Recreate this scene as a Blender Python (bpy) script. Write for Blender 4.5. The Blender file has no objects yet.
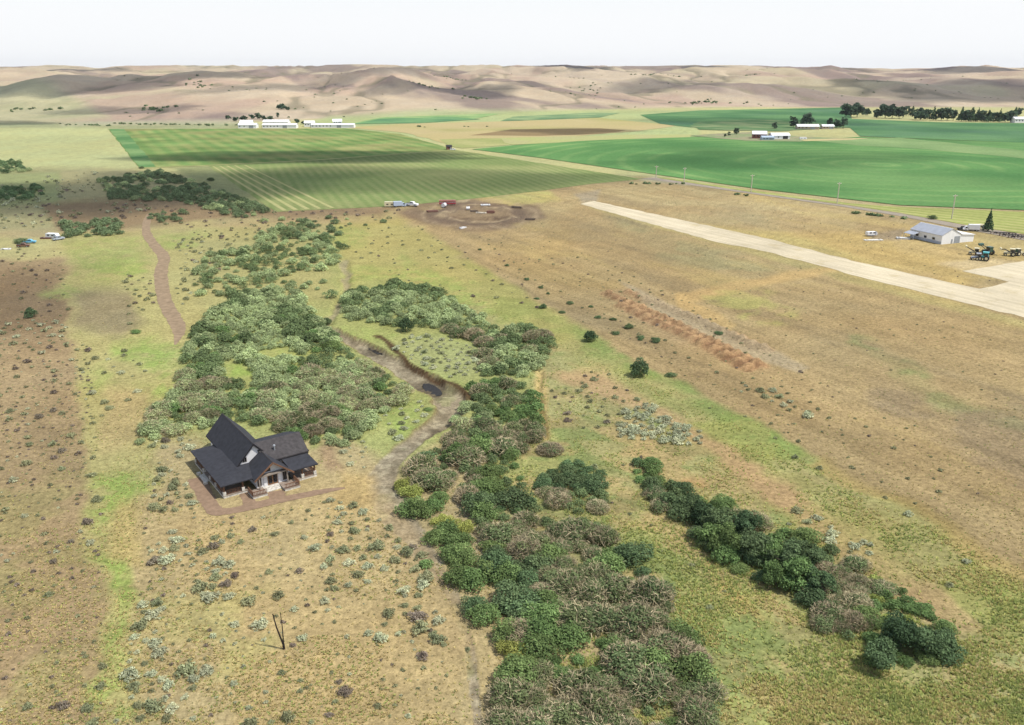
import bpy, math, random
import numpy as np
from mathutils import Vector
random.seed(7); RNG = np.random.default_rng(7)
SC = bpy.context.scene; COL = SC.collection
# ------------------------------------------------------------------ camera (a drone 78 m above the valley floor)
CAMZ = 78.0; FOC = 850.0; TH = math.atan((362.5 - 69.0) / FOC); CT, ST = math.cos(TH), math.sin(TH)
def at(px, py, z=0.0):
    """ground point seen at that place of the survey photograph"""
    u = (px - 512) / FOC; v = (362.5 - py) / FOC
    d = (u, CT + v * ST, -ST + v * CT); t = (z - CAMZ) / d[2]
    return np.array([t * d[0], t * d[1], z])
def at2(p): return at(p[0], p[1])[:2]
def survey(X, Y, Z=0.0):
    zz = Z - CAMZ; dep = Y * CT - zz * ST; up = Y * ST + zz * CT
    dep = np.where(dep < 1, 1, dep)
    return 512 + FOC * X / dep, 362.5 - FOC * up / dep
def dist(px, py): return float(np.linalg.norm(at(px, py) - np.array([0, 0, CAMZ])))
cam = bpy.data.objects.new('camera', bpy.data.cameras.new('camera')); COL.objects.link(cam); SC.camera = cam
cam.location = (0, 0, CAMZ); cam.rotation_euler = (math.pi / 2 - TH, 0, 0)
cam.data.sensor_fit = 'HORIZONTAL'; cam.data.sensor_width = 36; cam.data.lens = 36 * FOC / 1024
cam.data.clip_start = 0.5; cam.data.clip_end = 40000
# ------------------------------------------------------------------ light
SUN_EL = math.radians(59); SV = np.array([0.957, -0.287]); SV /= np.linalg.norm(SV)
SUNV = np.array([SV[0] * math.cos(SUN_EL), SV[1] * math.cos(SUN_EL), math.sin(SUN_EL)])
ld = bpy.data.lights.new('sun', 'SUN'); ld.energy = 3.7; ld.angle = math.radians(0.5); ld.color = (1.0, 0.955, 0.88)
lo = bpy.data.objects.new('sun', ld); COL.objects.link(lo)
lo.rotation_euler = Vector(SUNV).to_track_quat('Z', 'Y').to_euler()
W = bpy.data.worlds.new('World'); SC.world = W; W.use_nodes = True
nt = W.node_tree; nt.nodes.clear()
wo = nt.nodes.new('ShaderNodeOutputWorld'); bg = nt.nodes.new('ShaderNodeBackground'); sky = nt.nodes.new('ShaderNodeTexSky')
sky.sky_type = 'NISHITA'; sky.sun_disc = False; sky.sun_elevation = SUN_EL
sky.sun_rotation = math.atan2(SV[0], SV[1]); sky.altitude = 900; sky.air_density = 1.0; sky.dust_density = 1.2; sky.ozone_density = 1.0
bg.inputs['Strength'].default_value = 0.13
nt.links.new(sky.outputs[0], bg.inputs[0])
# broken bright cloud, closing up to a white bank of haze low over the hills
bc = nt.nodes.new('ShaderNodeBackground'); bc.inputs[0].default_value = (.97, .985, 1, 1); bc.inputs[1].default_value = .80
wtc = nt.nodes.new('ShaderNodeTexCoord'); wsx = nt.nodes.new('ShaderNodeSeparateXYZ'); nt.links.new(wtc.outputs['Generated'], wsx.inputs[0])
wr1 = nt.nodes.new('ShaderNodeMapRange'); nt.links.new(wsx.outputs[2], wr1.inputs[0]); wr1.inputs[1].default_value = .05; wr1.inputs[2].default_value = .32; wr1.inputs[3].default_value = 1; wr1.inputs[4].default_value = 0
wmp = nt.nodes.new('ShaderNodeMapping'); wmp.inputs['Scale'].default_value = (1.6, 1.6, 4.5); nt.links.new(wtc.outputs['Generated'], wmp.inputs[0])
wno = nt.nodes.new('ShaderNodeTexNoise'); wno.inputs['Scale'].default_value = 2.2; wno.inputs['Detail'].default_value = 7; nt.links.new(wmp.outputs[0], wno.inputs[0])
wr2 = nt.nodes.new('ShaderNodeMapRange'); nt.links.new(wno.outputs[0], wr2.inputs[0]); wr2.inputs[1].default_value = .47; wr2.inputs[2].default_value = .62
wmx = nt.nodes.new('ShaderNodeMath'); wmx.operation = 'MAXIMUM'; nt.links.new(wr1.outputs[0], wmx.inputs[0]); nt.links.new(wr2.outputs[0], wmx.inputs[1])
wms = nt.nodes.new('ShaderNodeMixShader'); nt.links.new(wmx.outputs[0], wms.inputs[0]); nt.links.new(bg.outputs[0], wms.inputs[1]); nt.links.new(bc.outputs[0], wms.inputs[2]); nt.links.new(wms.outputs[0], wo.inputs[0])
SC.view_settings.view_transform = 'Standard'; SC.view_settings.look = 'None'; SC.view_settings.exposure = 0.33; SC.view_settings.gamma = 1
SC.cycles.max_bounces = 5; SC.cycles.diffuse_bounces = 2; SC.cycles.transparent_max_bounces = 10
SC.cycles.use_denoising = True
# ------------------------------------------------------------------ colour helpers
GAIN = 1.6; HAZE = 2.5e-5
def lin(c):
    c = np.asarray(c, float) / 255.0
    return np.where(c <= 0.04045, c / 12.92, ((c + 0.055) / 1.055) ** 2.4)
def alb(*c): return lin(c) / GAIN          # albedo of a sunlit horizontal surface that photographs as that colour
# ------------------------------------------------------------------ noise
def _hash(ix, iy, seed):
    h = (ix.astype(np.int64) * 374761393 + iy.astype(np.int64) * 668265263 + seed * 974634541) & 0xFFFFFFFF
    h = ((h ^ (h >> 13)) * 1274126177) & 0xFFFFFFFF
    h = (h ^ (h >> 16)) & 0xFFFFFFFF
    return h.astype(float) / 4294967295.0
def vnoise(x, y, seed=0):
    x = np.asarray(x, float); y = np.asarray(y, float)
    ix = np.floor(x); iy = np.floor(y); fx = x - ix; fy = y - iy
    fx = fx * fx * fx * (fx * (fx * 6 - 15) + 10); fy = fy * fy * fy * (fy * (fy * 6 - 15) + 10)
    a = _hash(ix, iy, seed); b = _hash(ix + 1, iy, seed); c = _hash(ix, iy + 1, seed); d = _hash(ix + 1, iy + 1, seed)
    return (a + (b - a) * fx) * (1 - fy) + (c + (d - c) * fx) * fy
def fbm(x, y, seed=0, octv=4):
    s = 0; a = .5; n = 0
    for i in range(octv):
        s = s + a * vnoise(x, y, seed + i * 17); n += a; a *= .5; x = x * 2.03 + 13.7; y = y * 2.03 - 7.3
    return s / n
def sstep(a, b, x):
    t = np.clip((x - a) / (b - a), 0, 1); return t * t * (3 - 2 * t)
def sdf_poly(px, py, poly):
    """signed distance, negative inside"""
    P = np.asarray(poly, float); d = np.full(px.shape, 1e18); ins = np.zeros(px.shape, bool); n = len(P)
    for i in range(n):
        ax, ay = P[i]; bx, by = P[(i + 1) % n]; ex, ey = bx - ax, by - ay
        wx, wy = px - ax, py - ay
        t = np.clip((wx * ex + wy * ey) / (ex * ex + ey * ey + 1e-12), 0, 1)
        d = np.minimum(d, (wx - ex * t) ** 2 + (wy - ey * t) ** 2)
        c = ((ay > py) != (by > py)) & (px < (bx - ax) * (py - ay) / (by - ay + 1e-12) + ax)
        ins ^= c
    d = np.sqrt(d); return np.where(ins, -d, d)
def seg_dist(X, Y, pts, widths):
    """distance to a polyline divided by the local half width"""
    best = np.full(X.shape, 1e9)
    for (a, b, wa, wb) in zip(pts[:-1], pts[1:], widths[:-1], widths[1:]):
        ex, ey = b[0] - a[0], b[1] - a[1]
        t = np.clip(((X - a[0]) * ex + (Y - a[1]) * ey) / (ex * ex + ey * ey), 0, 1)
        d = np.hypot(X - a[0] - ex * t, Y - a[1] - ey * t) / (wa + (wb - wa) * t)
        best = np.minimum(best, d)
    return best
# ------------------------------------------------------------------ mesh builder
class MB:
    def __init__(s): s.v = []; s.f = []
    def add(s, vs, fs):
        o = len(s.v); s.v += [tuple(map(float, q)) for q in vs]; s.f += [tuple(i + o for i in f) for f in fs]; return s
    def box(s, x0, x1, y0, y1, z0, z1, tf=None):
        vs = [(x, y, z) for z in (z0, z1) for y in (y0, y1) for x in (x0, x1)]
        if tf: vs = [tf(*q) for q in vs]
        return s.add(vs, [(0, 2, 3, 1), (4, 5, 7, 6), (0, 1, 5, 4), (2, 6, 7, 3), (0, 4, 6, 2), (1, 3, 7, 5)])
    def prism(s, poly, axis, a, b):
        """extrude a 2D polygon along an axis: 'x' (y,z), 'y' (x,z), 'z' (x,y)"""
        def P(p, t): return {'x': (t, p[0], p[1]), 'y': (p[0], t, p[1]), 'z': (p[0], p[1], t)}[axis]
        n = len(poly)
        return s.add([P(p, a) for p in poly] + [P(p, b) for p in poly],
                     [tuple(range(n))[::-1], tuple(range(n, 2 * n))] + [(i, (i + 1) % n, n + (i + 1) % n, n + i) for i in range(n)])
    def slab(s, pts, th):
        """a sheet of roof with thickness th below it"""
        n = len(pts); lo = [(p[0], p[1], p[2] - th) for p in pts]
        return s.add(list(pts) + lo, [tuple(range(n)), tuple(range(n, 2 * n))[::-1]] + [(i, n + i, n + (i + 1) % n, (i + 1) % n) for i in range(n)])
    def tube(s, p, q, r0, r1=None, n=8, cap=True):
        r1 = r0 if r1 is None else r1
        p = np.array(p, float); q = np.array(q, float); d = q - p; d /= np.linalg.norm(d)
        a = np.cross(d, (0, 0, 1) if abs(d[2]) < .9 else (1, 0, 0)); a /= np.linalg.norm(a); b = np.cross(d, a)
        ring = [(math.cos(2 * math.pi * i / n), math.sin(2 * math.pi * i / n)) for i in range(n)]
        vs = [p + (a * c + b * e) * r0 for c, e in ring] + [q + (a * c + b * e) * r1 for c, e in ring]
        fs = [(i, (i + 1) % n, n + (i + 1) % n, n + i) for i in range(n)]
        if cap: fs += [tuple(range(n))[::-1], tuple(range(n, 2 * n))]
        return s.add(vs, fs)
    def build(s, name, mat, parent=None, smooth=False):
        me = bpy.data.meshes.new(name); me.from_pydata(s.v, [], s.f); me.validate(); me.update()
        bm_fix(me)
        if mat: me.materials.append(mat)
        if smooth: me.polygons.foreach_set('use_smooth', [True] * len(me.polygons))
        o = bpy.data.objects.new(name, me); COL.objects.link(o)
        if parent: o.parent = parent
        return o
import bmesh
def bm_fix(me):
    b = bmesh.new(); b.from_mesh(me); bmesh.ops.recalc_face_normals(b, faces=b.faces); b.to_mesh(me); b.free()
def np_mesh(name, V, F, mat, smooth=False, face_attr=None, vcol=None):
    me = bpy.data.meshes.new(name); V = np.asarray(V, np.float32); F = np.asarray(F, np.int32); k = F.shape[1]
    me.vertices.add(len(V)); me.vertices.foreach_set('co', V.ravel())
    me.loops.add(F.size); me.loops.foreach_set('vertex_index', F.ravel())
    me.polygons.add(len(F)); me.polygons.foreach_set('loop_start', np.arange(0, F.size, k, dtype=np.int32))
    if smooth: me.polygons.foreach_set('use_smooth', np.ones(len(F), bool))
    if face_attr:
        for n, a in face_attr.items():
            if a.ndim == 2:
                at_ = me.attributes.new(n, 'FLOAT_COLOR', 'FACE' if len(a) == len(F) else 'POINT')
                at_.data.foreach_set('color', np.concatenate([a, np.ones((len(a), 1))], 1).astype(np.float32).ravel())
            else:
                at_ = me.attributes.new(n, 'FLOAT', 'FACE' if len(a) == len(F) else 'POINT'); at_.data.foreach_set('value', a.astype(np.float32))
    if mat: me.materials.append(mat)
    me.update(calc_edges=True); return me
def tag(o, label=None, cat=None, group=None, kind=None):
    if label: o['label'] = label
    if cat: o['category'] = cat
    if group: o['group'] = group
    if kind: o['kind'] = kind
    return o
def thing(name, label, cat, loc=(0, 0, 0), rotz=0, group=None):
    o = bpy.data.objects.new(name, None); COL.objects.link(o); o.location = loc; o.rotation_euler = (0, 0, rotz)
    o.empty_display_size = .5
    return tag(o, label, cat, group)
# ------------------------------------------------------------------ materials
def new_mat(name):
    m = bpy.data.materials.new(name); m.use_nodes = True; n = m.node_tree; n.nodes.clear()
    return m, n, n.nodes.new, n.links.new
def plain(name, rgb, rough=.75, metal=0, noise=.25, scale=1.5, spec=.3, bump=0.0, stretch=None):
    m, n, N, L = new_mat(name)
    out = N('ShaderNodeOutputMaterial'); p = N('ShaderNodeBsdfPrincipled'); L(p.outputs[0], out.inputs[0])
    p.inputs['Roughness'].default_value = rough; p.inputs['Metallic'].default_value = metal
    p.inputs['Specular IOR Level'].default_value = spec
    tc = N('ShaderNodeTexCoord'); mp = N('ShaderNodeMapping'); L(tc.outputs['Object'], mp.inputs[0])
    if stretch: mp.inputs['Scale'].default_value = stretch
    t = N('ShaderNodeTexNoise'); t.inputs['Scale'].default_value = scale; t.inputs['Detail'].default_value = 5; L(mp.outputs[0], t.inputs[0])
    r = N('ShaderNodeMapRange'); L(t.outputs[0], r.inputs[0]); r.inputs[1].default_value = .3; r.inputs[2].default_value = .7
    r.inputs[3].default_value = 1 - noise; r.inputs[4].default_value = 1 + noise
    v = N('ShaderNodeVectorMath'); v.operation = 'SCALE'; v.inputs[0].default_value = tuple(rgb); L(r.outputs[0], v.inputs[3])
    L(v.outputs[0], p.inputs['Base Color'])
    if bump:
        b = N('ShaderNodeBump'); b.inputs['Strength'].default_value = bump; L(t.outputs[0], b.inputs['Height']); L(b.outputs[0], p.inputs['Normal'])
    return m
def leaf_mat(name, rgb, var=.22, hue=(.018, .012), trans=.3):
    """foliage: a tint per leaf (face attribute) and a tint per plant"""
    m, n, N, L = new_mat(name)
    out = N('ShaderNodeOutputMaterial'); d = N('ShaderNodeBsdfDiffuse'); t = N('ShaderNodeBsdfTranslucent'); mx = N('ShaderNodeMixShader')
    mx.inputs[0].default_value = trans; L(d.outputs[0], mx.inputs[1]); L(t.outputs[0], mx.inputs[2]); L(mx.outputs[0], out.inputs[0])
    a = N('ShaderNodeAttribute'); a.attribute_name = 'tint'
    oi = N('ShaderNodeObjectInfo')
    r = N('ShaderNodeMapRange'); L(oi.outputs['Random'], r.inputs[0]); r.inputs[3].default_value = 1 - var; r.inputs[4].default_value = 1 + var
    mu = N('ShaderNodeMath'); mu.operation = 'MULTIPLY'; L(a.outputs['Fac'], mu.inputs[0]); L(r.outputs[0], mu.inputs[1])
    hs = N('ShaderNodeHueSaturation'); hs.inputs['Color'].default_value = (*rgb, 1)
    h2 = N('ShaderNodeMath'); h2.operation = 'MULTIPLY'; h2.inputs[1].default_value = 7.31; L(oi.outputs['Random'], h2.inputs[0])
    h3 = N('ShaderNodeMath'); h3.operation = 'FRACT'; L(h2.outputs[0], h3.inputs[0])
    hr = N('ShaderNodeMapRange'); L(h3.outputs[0], hr.inputs[0]); hr.inputs[3].default_value = .5 - hue[0]; hr.inputs[4].default_value = .5 + hue[1]
    L(hr.outputs[0], hs.inputs['Hue']); L(mu.outputs[0], hs.inputs['Value'])
    L(hs.outputs[0], d.inputs[0]); L(hs.outputs[0], t.inputs[0])
    return m
# ------------------------------------------------------------------ terrain height
CRK = [(330, 328, 5), (345, 338, 9), (372, 352, 13), (400, 366, 13), (425, 382, 17), (450, 397, 18), (453, 410, 16), (438, 424, 13), (415, 440, 11),
       (392, 460, 13), (378, 480, 17), (385, 500, 19), (400, 520, 18), (418, 545, 13), (440, 575, 9), (455, 600, 7), (470, 650, 5), (478, 725, 5)]
CRK_P = [at2(c) for c in CRK]; CRK_W = [c[2] * dist(c[0], c[1]) / FOC * .95 for c in CRK]
UPC = [(345, 262, 5), (347, 285, 4), (336, 305, 4), (328, 325, 5)]
UPC_P = [at2(c) for c in UPC]; UPC_W = [c[2] * dist(c[0], c[1]) / FOC for c in UPC]
GUL = [(541, 372, 3), (538, 392, 4), (541, 415, 4), (546, 438, 3)]
GUL_P = [at2(c) for c in GUL]; GUL_W = [c[2] * dist(c[0], c[1]) / FOC for c in GUL]
ROWS = [[(607, 294), (680, 326), (760, 366)], [(628, 293), (690, 317), (765, 350)], [(622, 306), (690, 338), (748, 368)]]
ROWS_P = [[at2(p) for p in r] for r in ROWS]
RING_C = at2((480, 215)); RING_R = (23.0, 45.0)
def furrow(X, Y, i):
    a, b = ROWS_P[i][0], ROWS_P[i][-1]; e = (b - a) / np.linalg.norm(b - a); u = (X - a[0]) * e[0] + (Y - a[1]) * e[1]
    return .5 + .5 * np.sin(u * 2 * math.pi / (4.4 + .5 * i) + 3 * (vnoise(X / 9, Y / 9, 66) - .5) + i)
def height(X, Y):
    z = np.zeros_like(X)
    near = Y < 700
    # dry creek bed with a cut bank
    d = seg_dist(X, Y, CRK_P, CRK_W) + (fbm(X / 5, Y / 5, 5, 4) - .5) * .75
    fade = sstep(160, 190, Y) * .85 + .15
    z -= (1.0 - sstep(.8, 1.0, d)) * (1.0 + .7 * (fbm(X / 3.5, Y / 3.5, 7, 3) - .5)) * fade
    z += np.exp(-((d - 1.12) / .18) ** 2) * .35 * fade
    z -= (1 - sstep(.6, 1.1, seg_dist(X, Y, UPC_P, UPC_W))) * .8
    z -= (1 - sstep(.6, 1.1, seg_dist(X, Y, GUL_P, GUL_W))) * .7
    # heaped rows of orange soil
    for i, r in enumerate(ROWS_P):
        dd = seg_dist(X, Y, r, [2.6] * 3)
        z += (1 - sstep(.3, 1.0, dd)) * (.3 + 1.0 * furrow(X, Y, i) + .7 * vnoise(X / 2.5, Y / 2.5, 60 + i))
    # ring of bulldozed earth
    ang = np.arctan2((Y - RING_C[1]) / RING_R[1], (X - RING_C[0]) / RING_R[0])
    rr = np.hypot((X - RING_C[0]) / RING_R[0], (Y - RING_C[1]) / RING_R[1]) + (vnoise(np.cos(ang) * 2 + 5, np.sin(ang) * 2 + 5, 71) - .5) * .3
    z += np.exp(-((rr - .8) / .1) ** 2) * .9 + np.exp(-(rr / .4) ** 2) * (1.6 * vnoise(X / 7, Y / 9, 72))
    # hills beyond the fields
    yb = 1330 + 560 * sstep(-600, 500, X) + 120 * (fbm(X / 500, X * 0, 31, 2) - .5)
    t = np.clip((Y - yb) / (5400 - yb), 0, 1.6)
    rise = 92 * np.clip(t, 0, 1) ** 1.25 - 75 * np.clip(t - 1.0, 0, 1)
    gl = 1 - np.abs(2 * fbm((X + 160 * (fbm(X / 700, Y / 700, 41, 2) - .5)) / 210 + Y / 2600, Y / 700, 27, 4) - 1)
    wx = X + 160 * (fbm(X / 700, Y / 700, 41, 2) - .5)
    fold = 1 - np.abs(2 * fbm(wx / 620 + Y / 2600, Y / 1500, 33, 4) - 1) * 2
    fold2 = fbm(wx / 240, Y / 420, 35, 4) - .5
    amp = sstep(0, .25, t) * (1 - .55 * sstep(.8, 1.0, t))
    z += rise - 7 * sstep(.75, 1, gl) * sstep(0, .2, t) + amp * (36 * (fold - .45) + 30 * fold2) + sstep(.85, 1., t) * (1 - sstep(1.02, 1.3, t)) * 16 * (fbm(X / 900, Y * 0 + 3, 38, 3) - .5)
    for px_, yc, rx, ry, hh in DOMES:
        xc = (px_ - 512) / FOC * yc; q = ((wx - xc) / rx) ** 2 + ((Y - yc) / ry) ** 2
        z += hh * np.exp(-q * 1.6) * amp
    return z
DOMES = [(50, 2500, 420, 420, 30), (190, 3000, 420, 380, 26), (-60, 3500, 600, 400, 34), (395, 2900, 230, 600, 40), (450, 2350, 330, 330, 24), (300, 2200, 260, 300, 16), (560, 3900, 420, 500, 32), (640, 3100, 360, 420, 26),
         (740, 3700, 460, 400, 30), (830, 3000, 420, 380, 24), (960, 2650, 460, 340, 32), (1060, 3300, 500, 400, 34), (520, 2700, 240, 300, 18), (110, 1900, 330, 200, 10), (700, 2500, 300, 260, 14)]
def hz(x, y): return float(height(np.array([float(x)]), np.array([float(y)]))[0])
# ------------------------------------------------------------------ ground sheet
def ground():
    pys = np.concatenate([np.arange(980, 760, -8.0), np.arange(760, 200, -1.6), np.arange(200, 122, -.8)])
    ys = [at(512, p)[1] for p in pys]
    far = [ys[-1]]; 
    while far[-1] < 8200: far.append(far[-1] + 7 + (far[-1] - 1300) * .006)
    ys = np.array([-400, -200, -90, -30, 0, 20] + ys + far[1:])
    ys = np.unique(ys)
    cols = np.concatenate([np.arange(-900, -60, 12.0), np.arange(-60, 1084, 2.0), np.arange(1084, 1930, 12.0)])
    dep = np.maximum(ys * CT + CAMZ * ST, 60)
    X = ((cols[None, :] - 512) / FOC) * dep[:, None]; Y = np.repeat(ys[:, None], len(cols), 1)
    Z = height(X, Y); nr, nc = X.shape
    V = np.stack([X, Y, Z], -1).reshape(-1, 3)
    i = np.arange(nr - 1)[:, None] * nc + np.arange(nc - 1)[None, :]
    F = np.stack([i, i + 1, i + nc + 1, i + nc], -1).reshape(-1, 4)
    x = X.ravel(); y = Y.ravel(); z = Z.ravel()
    sx, sy = survey(x, y, 0)
    # colour of the soil and its cover
    sc = np.clip(sy - 62, 3, 600) / 300.0                       # how large a metre is in the survey there
    jx = (fbm(x / 14, y / 14, 3, 4) - .5); jy = (fbm(x / 14, y / 14, 4, 4) - .5)
    C = np.zeros((len(x), 3)); C[:] = alb(182, 161, 118)
    tuft = np.full(len(x), .5)
    n1 = fbm(x / 22, y / 22, 11, 5); n2 = fbm(x / 5, y / 5, 12, 4); n3 = fbm(x / 90, y / 130, 13, 4); n4 = fbm(x / 9, y / 9, 14, 4)
    def mixc(col, w):
        w = np.clip(w, 0, 1)[:, None]; C[:] = C * (1 - w) + np.asarray(col) * w
    def zone(poly, col, feather=6, s=1.0, wob=14, noise=None, tf=None):
        xs = [p[0] for p in poly]; m = 40 + feather * 3
        sel = (sx > min(xs) - m) & (sx < max(xs) + m) & (sy > min(p[1] for p in poly) - m) & (sy < max(p[1] for p in poly) + m)
        if not sel.any(): return
        k = np.clip(sc[sel], .05, 2)
        d = sdf_poly(sx[sel] + jx[sel] * wob * 2 * k, sy[sel] + jy[sel] * wob * 1.4 * k, poly)
        w = (1 - sstep(-feather, feather, d)) * s
        if noise is not None: w = w * np.clip(noise[sel], 0, 1)
        w = w[:, None]; C[sel] = C[sel] * (1 - w) + np.asarray(col) * w
        if tf is not None: tuft[sel] = tuft[sel] * (1 - w[:, 0]) + tf * w[:, 0]
    patch = sstep(.42, .6, n1); fine = sstep(.4, .62, n4)
    # broad zones ------------------------------------------------------------
    hill = sstep(1300, 1500, y + 0 * x)
    mixc(alb(196, 190, 132), sstep(520, 640, y))                # valley floor
    hb = 1330 + 560 * sstep(-600, 500, x)
    hw = sstep(-30, 90, y - hb)
    mixc(alb(205, 185, 153), hw)
    mixc(alb(196, 190, 145), hw * sstep(.5, .62, fbm(x / 420, y / 700, 21, 4)) * (1 - sstep(0, 1200, y - hb) * .6) * .8)
    mixc(alb(192, 164, 142), hw * sstep(.5, .66, fbm(x / 330, y / 800, 22, 4)) * .8)
    mixc(alb(142, 124, 118), hw * sstep(.54, .64, fbm(x / 300 + y / 900, y / 1100, 23, 5)) * .75)
    gl = 1 - np.abs(2 * fbm((x + 160 * (fbm(x / 700, y / 700, 41, 2) - .5)) / 210 + y / 2600, y / 700, 27, 4) - 1); mixc(alb(140, 132, 104), hw * sstep(.9, .985, gl) * .75)
    mixc(alb(214, 195, 165), hw * sstep(.55, .7, fbm(x / 200, y / 500, 24, 4)) * .6)
    tuft[:] = np.where(hw > .5, .05, tuft)
    zone([(-200, 97), (30, 95), (75, 105), (110, 118), (30, 124), (-200, 124)], alb(190, 192, 140), 4, .7, 6)
    zone([(-300, 124), (110, 122), (240, 122), (240, 129), (-300, 130)], alb(150, 155, 120), 1.5, .7, 4)
    zone([(60, 122), (240, 119), (240, 124), (60, 126)], alb(185, 178, 150), 1.5, .7, 3)
    zone([(300, 124), (330, 117), (430, 112), (600, 110), (700, 111), (700, 140), (500, 150), (340, 128)], alb(178, 190, 130), 2, .85, 4)
    # left pasture and shrub land
    zone([(-300, 128), (107, 128), (140, 168), (100, 172), (-300, 170)], alb(196, 196, 138), 2, 1, 6, tf=.5)
    zone([(-300, 168), (135, 168), (215, 182), (280, 212), (280, 218), (150, 225), (-300, 245)], alb(168, 160, 118), 4, 1, 8, tf=.8)
    zone([(-300, 168), (60, 172), (60, 205), (-300, 215)], alb(150, 165, 105), 4, .6, 10, tf=.8)
    zone([(170, 168), (215, 166), (280, 212), (240, 205)], alb(138, 146, 98), 3, .8, 8)
    zone([(40, 205), (150, 196), (250, 208), (400, 206), (380, 216), (220, 219), (60, 232)], alb(150, 122, 95), 4, .85, 8, tf=.5)
    # outside the homestead on the left: bare slope
    zone([(-400, 238), (60, 240), (112, 650), (118, 900), (-600, 900)], alb(170, 145, 110), 6, 1, 10, tf=.55)
    zone([(-100, 262), (40, 268), (75, 300), (60, 345), (-100, 350)], alb(140, 114, 88), 14, .75, 20, tf=.7)
    zone([(-60, 236), (70, 238), (66, 258), (-60, 262)], alb(190, 180, 120), 4, .8, 10)
    zone([(-200, 380), (95, 380), (100, 470), (-200, 470)], alb(150, 128, 95), 20, .5, 20, noise=patch)
    zone([(-200, 470), (100, 470), (112, 700), (-200, 700)], alb(160, 150, 98), 20, .6, 20, noise=fine)
    # strip of greener grass inside it
    zone([(62, 238), (200, 224), (260, 230), (210, 330), (180, 400), (150, 470), (140, 560), (145, 700), (112, 700)], alb(178, 168, 108), 8, .9, 16, tf=.4)
    for pl, st in (([(66, 240), (145, 236), (140, 262), (70, 268)], .5), ([(80, 262), (118, 258), (150, 262), (145, 280), (98, 276)], .9), ([(40, 292), (70, 276), (95, 288), (70, 302)], .7),
               ([(150, 238), (200, 232), (198, 246), (160, 246)], .8), ([(112, 340), (160, 335), (185, 352), (182, 378), (165, 372), (150, 358), (115, 356)], .9),
               ([(84, 375), (110, 365), (116, 372), (90, 390)], .6), ([(140, 380), (185, 365), (178, 398), (130, 405)], .8),
               ([(98, 470), (130, 465), (145, 500), (125, 520), (104, 516)], .95), ([(108, 560), (140, 560), (145, 605), (122, 650), (110, 620)], .95), ([(110, 640), (135, 620), (150, 730), (112, 730)], .8)):
        zone(pl, alb(152, 170, 82), 9, st, 24, noise=.15 + .5 * fine + .7 * sstep(.42, .6, fbm(x / 2.6, y / 2.6, 16, 4)), tf=.4)
    zone([(72, 292), (130, 288), (140, 318), (120, 335), (76, 330)], alb(146, 128, 102), 8, .8, 14, tf=.7)
    zone([(110, 385), (150, 390), (150, 440), (98, 450)], alb(182, 158, 112), 8, .7, 14)
    zone([(125, 500), (150, 500), (150, 570), (118, 560)], alb(190, 168, 108), 8, .8, 12)
    # ground between and under the willows
    zone([(195, 330), (255, 235), (350, 232), (480, 320), (545, 345), (540, 430), (470, 430), (400, 470), (360, 440), (270, 440), (150, 440), (185, 370)], alb(164, 168, 98), 10, .9, 18, tf=.6)
    zone([(200, 240), (265, 226), (330, 226), (330, 300), (200, 310)], alb(176, 166, 110), 10, .8, 16, tf=.8)
    zone([(335, 222), (400, 216), (520, 280), (600, 330), (560, 350), (480, 310), (400, 280), (345, 285)], alb(180, 166, 98), 8, .95, 14, tf=.35)
    for pl, st in (([(218, 362), (240, 358), (262, 374), (250, 384), (225, 380)], 1), ([(258, 350), (300, 345), (300, 362), (262, 364)], .6), ([(410, 340), (450, 335), (480, 350), (470, 378), (440, 374)], .6),
               ([(345, 268), (440, 270), (515, 310), (540, 330), (500, 326), (430, 288), (350, 282)], .7), ([(335, 228), (370, 230), (366, 244), (340, 246)], .6),
               ([(385, 410), (425, 402), (430, 425), (400, 438)], .8), ([(300, 420), (330, 415), (345, 440), (312, 448)], .8), ([(330, 330), (390, 322), (392, 332), (350, 342)], .6), ([(400, 250), (420, 262), (410, 268)], .6)):
        zone(pl, alb(150, 170, 80), 7, st, 20, noise=.2 + .5 * fine + .6 * sstep(.42, .6, fbm(x / 2.6, y / 2.6, 16, 4)), tf=.3)
    zone([(395, 345), (440, 335), (490, 350), (478, 376), (450, 376), (410, 358)], alb(168, 170, 112), 6, .8, 10)
    # meadow on the right of the creek
    zone([(545, 350), (600, 345), (700, 410), (860, 520), (1000, 660), (1060, 760), (640, 760), (560, 540), (470, 480), (520, 440)], alb(170, 163, 108), 10, 1, 16, tf=.9)
    zone([(470, 440), (560, 430), (640, 500), (660, 560), (760, 640), (800, 760), (660, 760), (620, 560), (540, 520)], alb(166, 166, 98), 10, .8, 20, tf=.9)
    zone([(700, 560), (820, 610), (930, 700), (940, 760), (720, 760)], alb(164, 166, 92), 12, .8, 24, noise=.3 + fine, tf=.9)
    zone([(620, 500), (680, 540), (760, 600), (800, 650), (760, 640), (690, 580)], alb(190, 150, 95), 9, .6, 26, noise=fine)
    for pl in ([(665, 483), (712, 480), (720, 492), (690, 494)], [(630, 440), (655, 438), (650, 458), (632, 458)]):
        zone(pl, alb(194, 142, 96), 6, .8, 12, noise=.4 + fine)
    for sd_, cl_, st_ in ((71, alb(134, 148, 84), .75), (72, alb(188, 160, 112), .7), (73, alb(150, 140, 92), .6)):
        zone([(545, 350), (600, 345), (700, 410), (860, 520), (1000, 660), (1060, 760), (640, 760), (560, 540), (470, 480), (520, 440)], cl_, 10, st_, 14, noise=sstep(.5, .64, fbm(x / 8 + .5 * y / 8, y / 8, sd_, 5)))
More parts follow.
